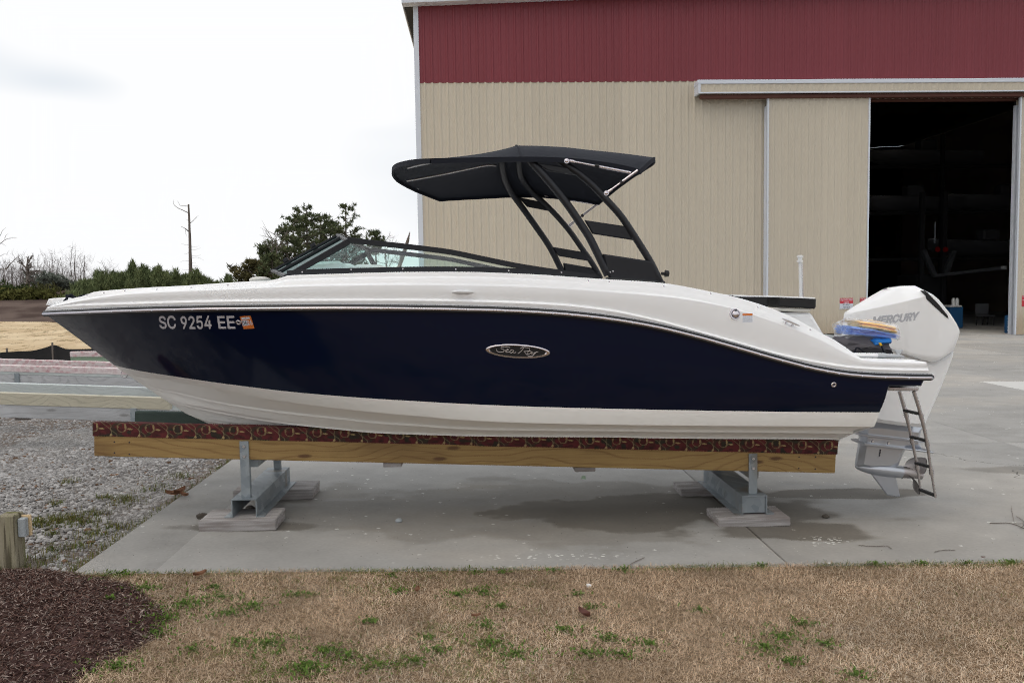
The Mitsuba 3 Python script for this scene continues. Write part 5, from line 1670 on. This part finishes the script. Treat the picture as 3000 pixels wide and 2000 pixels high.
# signs on the door
def sign(name, pxs, y, label, rows, base, cat='sign', band=None):
    (xa, ya), (xb, yb) = pxs
    p0, p1 = atY(xa, ya, y), atY(xb, yb, y)
    x0, x1, z1, z0 = p0[0], p1[0], p0[2], p1[2]
    k = thing(name, label, cat)
    obj('plate', bbox((x0, y - .006, z0), (x1, y, z1), .002), base, k)
    if band:
        f0, f1, mat = band
        obj('band', bbox((x0 + .004, y - .009, z1 - (z1 - z0) * f1), (x1 - .004, y - .0065, z1 - (z1 - z0) * f0), .001), mat, k)
    for s, fc, fw, fh, mat in rows:
        t = meshkit.text_mesh(s, 1.0, .001, True); v = np.array(t.vertices)
        w = (x1 - x0) * fw; h = (z1 - z0) * fh
        v[:, 0] = (v[:, 0] - v[:, 0].min()) / np.ptp(v[:, 0]) * w + (x0 + x1) / 2 - w / 2
        v[:, 1] = (v[:, 1] - v[:, 1].min()) / np.ptp(v[:, 1]) * h + z1 - (z1 - z0) * fc - h / 2
        obj('wording', tm(np.column_stack([v[:, 0], y - .010 - v[:, 2], v[:, 1]]), t.faces[:, ::-1] if False else t.faces), mat, k)
    return k, x0, x1, z0, z1


ys_ = yD - .034
sign('restricted_sign', ((2460, 873.5), (2499, 904)), ys_, 'red and white RESTRICTED AREA DO NOT ENTER sign on the sliding door', [('RESTRICTED', .16, .92, .16, 'white_paint'), ('AREA', .40, .40, .13, 'white_paint'), ('DO NOT', .62, .54, .12, 'dark_print'), ('ENTER', .85, .48, .12, 'dark_print')], 'white_paint', band=(.0, .50, 'red_print'))
nk = sign('notice_sign', ((2520, 873), (2538, 903)), ys_, 'narrow red NOTICE sign beside the restricted area sign', [('NOTICE', .10, .80, .09, 'white_paint'), ('AUTHORIZED', .27, .84, .05, 'white_paint'), ('ONLY', .40, .80, .11, 'white_paint'), ('BEYOND THIS', .55, .84, .045, 'white_paint'), ('POINT', .64, .5, .045, 'white_paint')], 'red_print')
sign('notice_sign', ((2994, 866), (3014, 897)), ys_, 'narrow red notice sign on the right hand door edge', [('NOTICE', .10, .80, .09, 'white_paint'), ('ONLY', .40, .80, .11, 'white_paint')], 'red_print')

# ---------------------------------------------------------------- inside the hangar
fk = thing('forklift', 'dark marine forklift with two red lamps inside the hangar', 'forklift')
FYd = 47.0
def P3_(px, py, y=FYd):
    return atY(px, py, y)
for a, b in (((2704, 732), (2738, 808)), ((2794, 735), (2770, 800))):
    obj('mast_arm', bar(P3_(*a), P3_(*b), .32, .25, (0, 1, 0)), 'dim_steel', fk)
for px in (2712, 2778):
    p = P3_(px, 560); q_ = P3_(px, 985)
    obj('mast', bbox((p[0] - .12, FYd + .2, G(p[0])), (p[0] + .12, FYd + .5, p[2]), .02), 'dark_metal', fk)
obj('fork', bar(P3_(2735, 808), P3_(2945, 784, FYd - 3), .18, .22, (0, 0, 1)), 'dim_steel', fk)
e_ = P3_(2942, 784, FYd - 3)
obj('fork_tip', bbox(e_ - [.14, .1, .1], e_ + [.1, .1, .1], .03), 'white_plastic', fk)
obj('body', bbox((P3_(2700, 900)[0], FYd + .5, G(20)), (P3_(2790, 900)[0], FYd + 3, G(20) + 2.6), .1), 'dark_metal', fk)
for px in (2746, 2769):
    c = P3_(px, 731, FYd - .2)
    obj('tail_lamp', disc(c, (0, -1, 0), .15, .06, 18), 'red_lamp', fk, smooth=30)
p = P3_(2738, 650); q_ = P3_(2740, 713)
obj('lamp_strip', bbox((p[0] - .03, FYd - .1, q_[2]), (p[0] + .03, FYd, p[2]), .01), 'white_paint', fk)


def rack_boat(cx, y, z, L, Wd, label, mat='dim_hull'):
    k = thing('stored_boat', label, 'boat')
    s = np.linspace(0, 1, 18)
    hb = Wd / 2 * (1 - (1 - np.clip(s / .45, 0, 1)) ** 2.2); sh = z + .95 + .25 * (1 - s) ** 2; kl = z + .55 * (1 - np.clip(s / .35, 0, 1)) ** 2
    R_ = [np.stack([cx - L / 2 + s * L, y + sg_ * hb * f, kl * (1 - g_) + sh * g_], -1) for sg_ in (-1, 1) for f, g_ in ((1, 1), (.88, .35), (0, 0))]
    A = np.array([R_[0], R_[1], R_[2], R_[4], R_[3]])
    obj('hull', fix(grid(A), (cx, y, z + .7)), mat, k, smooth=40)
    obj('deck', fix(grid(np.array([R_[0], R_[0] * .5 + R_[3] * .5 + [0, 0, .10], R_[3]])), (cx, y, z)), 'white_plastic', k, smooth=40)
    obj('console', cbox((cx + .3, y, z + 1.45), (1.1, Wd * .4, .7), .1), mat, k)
    return k


rx0 = atY(2560, 700, 52)[0]
rk = thing('storage_rack', 'dark steel boat rack deep inside the hangar', 'rack')
for i in range(5):
    x = rx0 - 1 + i * 5.2
    obj('upright', bbox((x - .1, 51.6, -.6), (x + .1, 51.8, 11), .01), 'dark_metal', rk)
for z in (3.1, 6.0, 8.9):
    obj('beam', bbox((rx0 - 1.4, 51.55, z), (rx0 + 21, 51.85, z + .2), .01), 'dark_metal', rk)
for (px, py, y, L, w, lb) in ((2880, 735, 53.5, 7.5, 2.4, 'pale powerboat stored on the rack level with the forklift mast'), (2660, 640, 53.5, 6.4, 2.2, 'dim boat on the middle rack at the left inside the hangar'), (2880, 560, 53.5, 7, 2.3, 'dim boat on the upper rack at the right inside the hangar'), (2700, 440, 53.5, 7, 2.3, 'dim boat highest on the rack inside the hangar')):
    c = atY(px, py, y)
    z = {735: 3.32, 640: 6.22, 560: 6.22, 440: 9.12}[py]
    rack_boat(c[0] + (1.2 if py == 560 else 0), y, z, L, w, lb)
bd = thing('blue_drum', 'blue plastic drum standing at the right side of the hangar door', 'drum')
yb_ = WY + .9; a_0, a_1 = atY(2948, 950, yb_), atY(2970, 950, yb_); xc = (a_0[0] + a_1[0]) / 2 + .12; r_ = .31; zg = G(xc); hh_ = atY(2958, 924, yb_)[2] - zg
obj('body', sweep(np.array([[xc, yb_, zg + s * hh_] for s in (0, .04, .30, .33, .36, .63, .66, .69, .96, 1.0)]), circ(1, 24), (1, 0, 0), scale=np.array([.9, 1, 1, 1.05, 1, 1, 1.05, 1, 1, .9]) * r_), 'blue_plastic', bd, smooth=40)
obj('hose', ring((xc, yb_, zg + hh_ + .16), (0, 1, .1), .17, .025, 20, 6), 'grey_plastic', bd, smooth=True)
bb = thing('blue_bin', 'dark blue wheeled bin inside the hangar with white bottles on its lid', 'bin')
yb_ = WY + 5; c0, c1 = atY(2785, 898, yb_), atY(2822, 945, yb_)
obj('body', bbox((c0[0], yb_, G(c0[0])), (c1[0], yb_ + .7, c0[2] - .02), .03), 'blue_plastic', bb)
obj('lid', bbox((c0[0] - .05, yb_ - .05, c0[2] - .018), (c1[0] - .1, yb_ + .75, c0[2] + .05), .01), 'white_plastic', bb)
for px, lb in ((2793, 'white bottle on the blue bin'), (2804, 'second white bottle on the blue bin, the right hand one')):
    c = atY(px, 895, yb_ + .2)
    tag(obj('bottle', sweep(np.array([[c[0], yb_ + .2, c0[2] + .052 + s] for s in (0, .28, .33, .36)]), circ(1, 14), (1, 0, 0), scale=[.085, .08, .04, .035]), 'white_plastic', smooth=40), lb, 'bottle')
st = thing('folding_chair', 'seat in a colour dimmed for the gloom, standing on the hangar floor between the bin and the drum', 'chair')
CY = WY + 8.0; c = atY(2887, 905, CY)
obj('seat', cbox((c[0], CY, G(c[0]) + .5), (.7, .6, .06), .01), 'dim_hull', st)  # dim grey stands in for the weak light inside the hangar
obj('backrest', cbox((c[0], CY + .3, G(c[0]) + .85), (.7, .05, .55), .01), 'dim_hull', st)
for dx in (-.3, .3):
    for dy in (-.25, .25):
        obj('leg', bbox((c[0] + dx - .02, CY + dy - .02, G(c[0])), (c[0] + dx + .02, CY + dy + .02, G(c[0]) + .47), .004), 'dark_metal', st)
# ---------------------------------------------------------------- trees
def gz(x, y):
    """ground height under the far trees."""
    z = G(x)
    if y > 43:
        z = z - .1 + 1.05 * min((y - 43) / 6, 1) ** 1.2 + .5 * min(max(y - 49, 0) / 30, 1)
    return float(z)


def tufts(C, n_each, size, width, cols, seed, up=.35, jit=.5):
    """needle tufts: n_each thin triangles fanning out from each centre."""
    g = np.random.default_rng(seed); C = np.repeat(C, n_each, 0); n = len(C); cols = np.repeat(cols, n_each, 0)
    d = g.normal(0, 1, (n, 3)); d[:, 2] += up * 2; d /= np.linalg.norm(d, axis=1, keepdims=True)
    s = np.cross(d, g.normal(0, 1, (n, 3))); s /= np.linalg.norm(s, axis=1, keepdims=True)
    L = size * g.uniform(.55, 1.25, (n, 1)); w = width * g.uniform(.6, 1.4, (n, 1))
    b = C + g.normal(0, jit * size, (n, 3)) * .3
    V = np.stack([b - s * w / 2, b + s * w / 2, b + d * L + s * w * .1], 1).reshape(-1, 3)
    cols = cols * g.uniform(.7, 1.3, (n, 1))
    return tm(V, np.arange(3 * n).reshape(-1, 3)), np.repeat(cols, 3, 0)


def branch(p0, d, L, r, depth, g, out, spread=.6, droop=0.0, k=(2, 4), wig=.12, leafs=None):
    """recursive limb as bent tapering tubes; twig ends are collected in leafs."""
    n = max(3, int(4 + L)); P = [np.asarray(p0, float)]; dd = np.asarray(d, float)
    for i in range(n):
        dd = dd + g.normal(0, wig, 3) + [0, 0, -droop]; dd /= np.linalg.norm(dd)
        P.append(P[-1] + dd * L / n)
    P = np.array(P)
    if depth > 0 or r > .004:
        out.append(tube(P, r, 6 if r > .06 else (4 if r > .02 else 3), np.linspace(1, .45, len(P))))
    if leafs is not None and depth == 0:
        leafs += [P[-1], P[len(P) // 2]]
    if depth > 0:
        for _ in range(g.integers(k[0], k[1] + 1)):
            f = g.uniform(.35, 1.0); i = min(int(f * n), n)
            nd = dd + g.normal(0, spread, 3); nd /= np.linalg.norm(nd)
            branch(P[i], nd, L * g.uniform(.45, .75), max(r * .55, .008), depth - 1, g, out, spread, droop, k, wig, leafs)


def pine(px, pbase, ptop, D, crownw, label, seed, young=True, bare=.0, cols=((.11, .145, .07), (.18, .215, .105)), nt=300, group=None, name='pine_tree', cat='pine tree', tsz=.34, flat=False):
    g = np.random.default_rng(seed)
    top = atY(px, ptop, D); x = top[0]; z0 = gz(x, D); H = top[2] - z0
    k = thing(name, label, cat, group)
    lean = g.normal(0, .015, 2)
    S = np.array([[x + lean[0] * s * H + .04 * math.sin(3 * s + seed), D + lean[1] * s * H, z0 - .2 + s * (H * .97)] for s in np.linspace(0, 1, 9)])
    out = [tube(S, .018 * H + .03, 7, np.linspace(1, .18, 9))]
    C = []
    n_b = int(26 + H * (3 if young else 5))
    for i in range(n_b):
        s = bare + (1 - bare) * g.random() ** (.8 if young else 1.0)
        s = min(s, .985)
        f = (s - bare) / (1 - bare)
        if young:
            R = crownw * (1.0 - f) ** 1.05 * (.75 + .5 * g.random()) + .10
        elif flat:
            R = crownw * (.35 + .8 * math.sin(math.pi * min(f * .8 + .15, 1))) * (.5 + .7 * g.random())
        else:
            R = crownw * math.sin(math.pi * (.12 + .80 * f)) ** .8 * (.5 + .7 * g.random())
        a = g.uniform(0, 2 * np.pi)
        p0 = np.array([np.interp(s, np.linspace(0, 1, 9), S[:, j]) for j in range(3)])
        up = .55 if young else g.uniform(-.05, .45)
        d = np.array([math.cos(a), math.sin(a), up]); d /= np.linalg.norm(d)
        p1 = p0 + d * R; p1[2] += (.25 * R if young else .08 * R)
        pm = (p0 + p1) / 2 - [0, 0, .06 * R]
        out.append(tube(np.array([p0, pm, p1]), .012 + .012 * R, 4, [1, .7, .3]))
        m = max(int(nt / n_b), 3)
        ts = (np.linspace(.25, 1, m) if young else g.uniform(.45, 1.05, m))
        if young:
            C += [p1 + [0, 0, u] for u in (.10, .22, .34)]
        for t in ts:
            q = (1 - t) ** 2 * p0 + 2 * t * (1 - t) * pm + t * t * p1
            C.append(q + g.normal(0, .10 * (.4 + R * .35), 3) * ([1, 1, .6] if young else [1.5, 1.5, .8]))
    if young:
        for s in np.linspace(.88, 1.0, 5):
            C.append(np.array([np.interp(s, np.linspace(0, 1, 9), S[:, j]) for j in range(3)]))
    C = np.array(C)
    kk = g.random((len(C), 1)); col = np.array(cols[0]) * (1 - kk) + np.array(cols[1]) * kk
    m, c = tufts(C, 9, tsz * (1.25 if young else 1), tsz * (.22 if young else .30), col, seed, up=1.1 if young else .25)
    obj('trunk', join(out), 'bark', k)
    obj('crown', m, 'leaf', k, color=c)
    return k


# young pines in the thicket, left to right
th_tops = [(222, 846, 48), (240, 822, 52), (258, 800, 50), (284, 786, 54), (302, 800, 49), (318, 796, 57), (334, 792, 53), (352, 780, 50), (368, 788, 58), (388, 768, 54), (404, 775, 50), (420, 766, 57), (440, 772, 52), (458, 777, 58), (470, 784, 50), (490, 781, 55), (512, 787, 51), (535, 784, 57), (556, 792, 53), (575, 794, 50), (594, 802, 56), (612, 812, 52), (636, 806, 58), (668, 797, 60), (210, 866, 46)]
th_tops.sort()
ORD = ['first', 'second', 'third', 'fourth', 'fifth', 'sixth', 'seventh', 'eighth', 'ninth', 'tenth', 'eleventh', 'twelfth', 'thirteenth', 'fourteenth', 'fifteenth', 'sixteenth', 'seventeenth', 'eighteenth', 'nineteenth', 'twentieth', 'twenty-first', 'twenty-second', 'twenty-third', 'twenty-fourth', 'twenty-fifth']
for i, (px, py, D) in enumerate(th_tops):
    py += (6, 24, 12, 30, 16)[i % 5]
    pine(px, 0, py, D, .80, f'bushy young pine in the thicket behind the bow, {ORD[i]} from the left', 100 + i, True, .02, nt=470, group='young pines in the thicket', tsz=.21)
pine(645, 0, 806, 62, .5, 'small pointed young pine standing alone right of the thicket', 140, True, .02, nt=120, tsz=.3) if False else None

# big pines behind the windshield
big = [(895, 600, 74, 2.1, 'tall dark pine behind the windshield with a narrow broken top on the left'), (932, 626, 78, 2.6, 'full rounded dark pine in the middle behind the windshield'), (1006, 598, 75, 2.0, 'tall open crowned pine behind the windshield on the right'), (862, 636, 72, 2.2, 'dark pine left of the tallest one, reaching towards the dead stems'),
       (838, 668, 70, 1.9, 'lower dark pine behind the front of the windshield'), (776, 716, 66, 1.3, 'small loose pine behind the two bare stems'), (728, 764, 64, 1.6, 'low rounded olive bush at the left foot of the big pines'), (965, 655, 80, 2.4, 'dense dark pine between the middle and the right crown'), (1042, 672, 78, 1.1, 'thin low pine right of the big pine group'), (1100, 676, 82, .95, 'small round topped pine beside the hangar corner'), (800, 750, 63, 1.4, 'low shrubby pine under the front of the windshield')]
for i, (px, py, D, w, lb) in enumerate(big):
    py -= 8
    olive = i in (6,)
    pine(px, 0, py, D, w, lb, 200 + i, False, .12 if i not in (9,) else .62, cols=((.075, .10, .052), (.15, .17, .09)) if not olive else ((.09, .085, .04), (.14, .125, .06)), nt=520 if i < 8 else 240, tsz=.30)

# flat topped pines at the far left, distance haze painted into their crown colours
for i, (px, py, D, w, lb) in enumerate(((138, 806, 80, 1.6, 'flat topped grey green pine left of the bow, the taller of two'), (186, 830, 82, 1.4, 'flat topped grey green pine just left of the bow, the lower of two'), (30, 862, 84, 1.0, 'small pine at the far left with haze put into its colour'))):
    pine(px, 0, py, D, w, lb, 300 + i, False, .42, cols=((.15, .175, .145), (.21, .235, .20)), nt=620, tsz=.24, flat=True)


def bare(px, ptop, D, label, seed, r=.12, spread=.5, depth=3, lean=(0, 0), name='bare_tree', cat='bare tree', k=(3, 5), frac=.45, trunkL=None):
    g = np.random.default_rng(seed)
    top = atY(px, ptop, D); z0 = gz(top[0], D); H = top[2] - z0
    kk = thing(name, label, cat)
    S = np.array([[top[0] + lean[0] * (s - 1) * H + .05 * math.sin(5 * s + seed), D + lean[1] * s, z0 - .2 + s * H * .8] for s in np.linspace(0, 1, 9)])
    obj('trunk', tube(S, r, 7, np.linspace(1.2, .25, 9)), 'bark', kk)
    out = []
    for s in np.linspace(frac, 1, 11):
        p0 = np.array([np.interp(s, np.linspace(0, 1, 9), S[:, j]) for j in range(3)])
        a = g.uniform(0, 2 * np.pi)
        d = np.array([math.cos(a) * .8, math.sin(a) * .8, g.uniform(.4, 1.2)]); d /= np.linalg.norm(d)
        branch(p0, d, H * g.uniform(.13, .24), r * .32, depth - 1, g, out, spread, 0, k, .14)
    if out:
        obj('branch', join(out), 'bark', kk)
        labels.setdefault(kk + '__branch', {})['kind'] = 'stuff'
    return kk


bare(76, 742, 62, 'bare tree with a thick broken trunk left of the bow', 400, r=.20, depth=4, frac=.42, k=(3, 4))
bare(1128, 668, 84, 'thin bare tree beside the hangar corner', 402, r=.10, depth=3, frac=.3)
bare(1172, 700, 86, 'bare twiggy tree close against the hangar corner', 403, r=.08, depth=3, frac=.3)
bare(795, 648, 64, 'pair of pale bare stems in front of the big pines, the left one', 404, r=.07, depth=2, frac=.75, k=(1, 2))
bare(806, 640, 64.6, 'pair of pale bare stems in front of the big pines, the right one', 405, r=.07, depth=2, frac=.75, k=(1, 2))
# leaning broken trunk
lt_ = thing('snapped_tree', 'leaning snapped dead trunk above the windshield by the hangar corner', 'dead tree')
a, b = atY(1201, 680, 70), atY(1165, 800, 70); b2 = b + (b - a) * .9
S = spline(np.array([a, b, b2]), 10); S[:, 0] += .04 * np.sin(np.arange(10))
obj('trunk', tube(S, .17, 7, np.r_[.15, .75, .9, np.linspace(.95, 1.2, 7)]), 'bark', lt_)
# tall dead pine with few limbs
dp = thing('dead_pine', 'tall bare dead pine trunk with short broken limbs above the thicket', 'dead tree')
a, b = atY(552.5, 599, 66), atY(559, 830, 66); zb_ = gz(b[0], 66)
b2 = b + (b - a) * ((b[2] - zb_) / (a[2] - b[2]))
S = spline(np.array([a, (a * .6 + b * .4) + [.02, 0, 0], b, b2]), 22)
obj('trunk', tube(S, .155, 8, np.linspace(.42, 1.1, 22)), 'bark', dp)
g = np.random.default_rng(66)


def limb(pts, r):
    P = np.array([atY(x, y, 66) for x, y in pts]); P[:, 1] += np.linspace(0, g.normal(0, .5), len(P))
    obj('limb', tube(spline(P, 12), r, 5, np.linspace(1, .3, 12)), 'bark', dp)


g = np.random.default_rng(91); lk = thing('bare_limbs', 'long bare limbs of a tree standing just outside the left edge', 'bare tree')
lx0 = atY(-34, 900, 50); lz0 = gz(lx0[0], 50)
obj('trunk', tube(spline(np.array([[lx0[0], 50, lz0 - .3], atY(-26, 800, 50), atY(-16, 720, 50), atY(-6, 640, 50)]), 14), .16, 7, np.linspace(1.2, .3, 14)), 'bark', lk)
for pts, r in (([(-26, 800), (-4, 790), (18, 788), (25, 777), (40, 762), (58, 746)], .045), ([(18, 788), (22, 776), (17, 768)], .04), ([(25, 777), (44, 770), (63, 765)], .02), ([(40, 762), (46, 752), (44, 742)], .014), ([(-18, 730), (0, 712), (14, 700), (24, 697), (40, 695)], .03), ([(0, 712), (10, 715), (22, 722)], .014), ([(14, 700), (20, 690), (30, 686)], .012), ([(-14, 700), (2, 690), (10, 676), (22, 668)], .02), ([(-20, 760), (2, 752), (20, 745), (34, 748)], .018), ([(20, 745), (30, 736), (38, 733)], .010)):
    P = np.array([atY(x, y, 50) for x, y in pts]); P[:, 1] += np.linspace(0, g.normal(0, .6), len(P))
    obj('limb', tube(spline(P, 14), r, 5, np.linspace(1, .25, 14)), 'bark', lk)


limb([(552, 624), (535, 616), (516, 607), (505, 596), (503, 585)], .035)
limb([(551, 604), (535, 603), (523, 600), (520, 593), (514, 588)], .025)
limb([(556, 655), (564, 648), (571, 641), (576, 636)], .03)
limb([(567, 646), (570, 636), (573, 629)], .016)
limb([(552, 678), (545, 670), (536, 665)], .045)
limb([(545, 670), (542, 682), (544, 692)], .018)
limb([(552, 648), (546, 644), (538, 641)], .016)
for i in range(14):
    y = 715 + i * 8.5; sgn = 1 if i % 3 else -1
    limb([(556.5, y), (556 + sgn * (12 + 6 * g.random()), y - 6 + 8 * g.random()), (556 + sgn * (20 + 16 * g.random()), y - 8 + 14 * g.random())], .012)

# hazy far woods: twigs and trunks that read as one mass
g = np.random.default_rng(77); out = []
ends = []
for i in range(110):
    D = g.uniform(92, 128); x = atY(g.uniform(-260, 330), 900, D)[0]; z0 = gz(x, D); H = g.uniform(1.6, 5.0)
    out.append(tube(np.array([[x, D, z0 - .3], [x + g.normal(0, .15), D, z0 + H * .6], [x + g.normal(0, .3), D, z0 + H]]), .07, 4, [1, .6, .2]))
    for j in range(26):
        s = g.random() ** 1.6; a = g.uniform(0, 6.28); R = g.uniform(.4, 1.4)
        ends.append([x + math.cos(a) * R * (1.1 - s * .5), D + math.sin(a) * R, z0 + H * s])
ends = np.array(ends)
m1, c1_ = tufts(ends, 6, 1.0, .026, np.array([.26, .235, .235]) * g.uniform(.8, 1.2, (len(ends), 1)), 9, up=.6)
mt = join(out)
struct('far_woods', join([m1, mt]), 'vertex_diffuse', 'grey brown leafless woods far behind the bow', kind='stuff', color=np.vstack([c1_, np.tile([.15, .135, .13], (len(mt.vertices), 1))]))
# low evergreen scrub along the bank
def scrub(px, D, w, h, label, seed, cols):
    g = np.random.default_rng(seed); x = atY(px, 900, D)[0]; z0 = gz(x, D)
    k = thing('shrub', label, 'shrub')
    C = g.normal(0, 1, (260, 3)) * [w * .46, w * .3, h * .24] + [x, D, z0 + h * .36]; C[:, 2] = np.maximum(C[:, 2], z0)
    kk = g.random((260, 1)); col = np.array(cols[0]) * (1 - kk) + np.array(cols[1]) * kk
    m, c = tufts(C, 9, .30, .11, col, seed, up=.4)
    obj('crown', m, 'leaf', k, color=c)
    obj('stem', join([tube(np.array([[x + dx, D, z0 - .2], [x + dx * 3, D, z0 + h * .5]]), .03, 4) for dx in (-.15, 0, .18)]), 'bark', k)


scrub(22, 56, 1.9, .95, 'dark green shrub at the far left below the bare trees', 501, ((.04, .06, .025), (.08, .10, .04)))
scrub(72, 55, 2.0, .75, 'yellow green shrub under the broken trunk', 502, ((.085, .09, .03), (.14, .14, .05)))
scrub(118, 58, 1.5, .9, 'olive shrub between the broken trunk and the bow', 503, ((.06, .065, .03), (.11, .105, .05)))
scrub(-30, 57, 1.9, 1.1, 'green shrub outside the left edge', 504, ((.05, .07, .03), (.09, .11, .04)))

# ---------------------------------------------------------------- small loose things on the ground
def leaf_mesh(c, L, w, a, curl):
    s = np.linspace(-1, 1, 7); ww = w * (1 - s ** 2) ** .7 * .5
    P = np.stack([np.stack([s * L / 2, ww * q, curl * (q * q * w + .3 * L * s * s)], -1) for q in (-1, 0, 1)])
    R = np.array([[math.cos(a), -math.sin(a), 0], [math.sin(a), math.cos(a), 0], [0, 0, 1]])
    return grid(P @ R.T + c)


for i, (px, py, L, lb) in enumerate(((510, 1449, .16, 'curled brown leaf at the edge of the pad, the left of three'), (527, 1445, .18, 'curled brown leaf at the edge of the pad, the middle of three'), (540, 1452, .12, 'curled brown leaf at the edge of the pad, the right of three'), (585, 1684, .10, 'orange brown leaf where the lawn meets the pad'), (1712, 1802, .12, 'dark red brown leaf on the lawn'), (1395, 1804, .06, 'pink brown leaf on the lawn'), (1223, 1731, .08, 'pale brown leaf near the pad edge on the lawn'), (2880, 1632, .03, 'tiny brown leaf on the concrete at the right'))):
    c = atG(px, py, .02)
    tag(obj('dead_leaf', leaf_mesh(c, L, L * .45, i * 1.3, .45), 'track_brown' if i in (4, 7) else 'dead_leaf', smooth=True), lb, 'leaf')
tw = thing('twig', 'dark branching twig on the concrete at the right edge', 'twig')
for pts, r in (([(2900, 1532), (2950, 1531), (2985, 1540), (3010, 1555)], .004), ([(2972, 1533), (2966, 1505), (2962, 1482)], .002), ([(2975, 1533), (3000, 1533)], .003), ([(2990, 1545), (2994, 1522), (2978, 1512)], .003)):
    obj('stem', tube(spline(np.array([atG(x, y, .012) for x, y in pts]), 14), r, 5), 'bark', tw)
for pts, lb in (([(1838, 1662), (1850, 1650), (1870, 1640), (1888, 1632)], 'brown twig standing out of the grass edge onto the concrete'), ([(2515, 1596), (2560, 1599), (2600, 1598), (2612, 1606)], 'thin crooked twig by the white droppings'), ([(2738, 1616), (2780, 1610), (2798, 1611)], 'straight pale straw on the concrete at the right'), ([(68, 1594), (120, 1597), (175, 1595), (210, 1597)], 'long dark root lying on the gravel by the post')):
    tag(obj('twig', tube(spline(np.array([atG(x, y, .010) for x, y in pts]), 12), .003, 5), 'bark'), lb, 'twig')
for px, py, r, lb in ((592, 1512, .045, 'dark lump of dirt beside the left near block'), (733, 1489, .04, 'dark lump of dirt under the left cross beam'), (1168, 1524, .028, 'small grey stone on the concrete below the boat'), (1725, 1714, .017, 'white pebble on the lawn near the pad'), (2419, 1512, .03, 'flat dark chip on the damp concrete')):
    c = atG(px, py, r * .4); m = trimesh.creation.icosphere(subdivisions=2, radius=r)
    v = np.array(m.vertices); v *= (1 + .5 * (meshkit.noise(v / r * 1.6 + px, 3) - .5))[:, None] * [1.1, .9, .7]
    tag(obj('stone', tm(v + c, m.faces), 'white_plastic' if py == 1714 else ('box_grey' if px == 1168 else 'dark_dirt')), lb, 'stone')
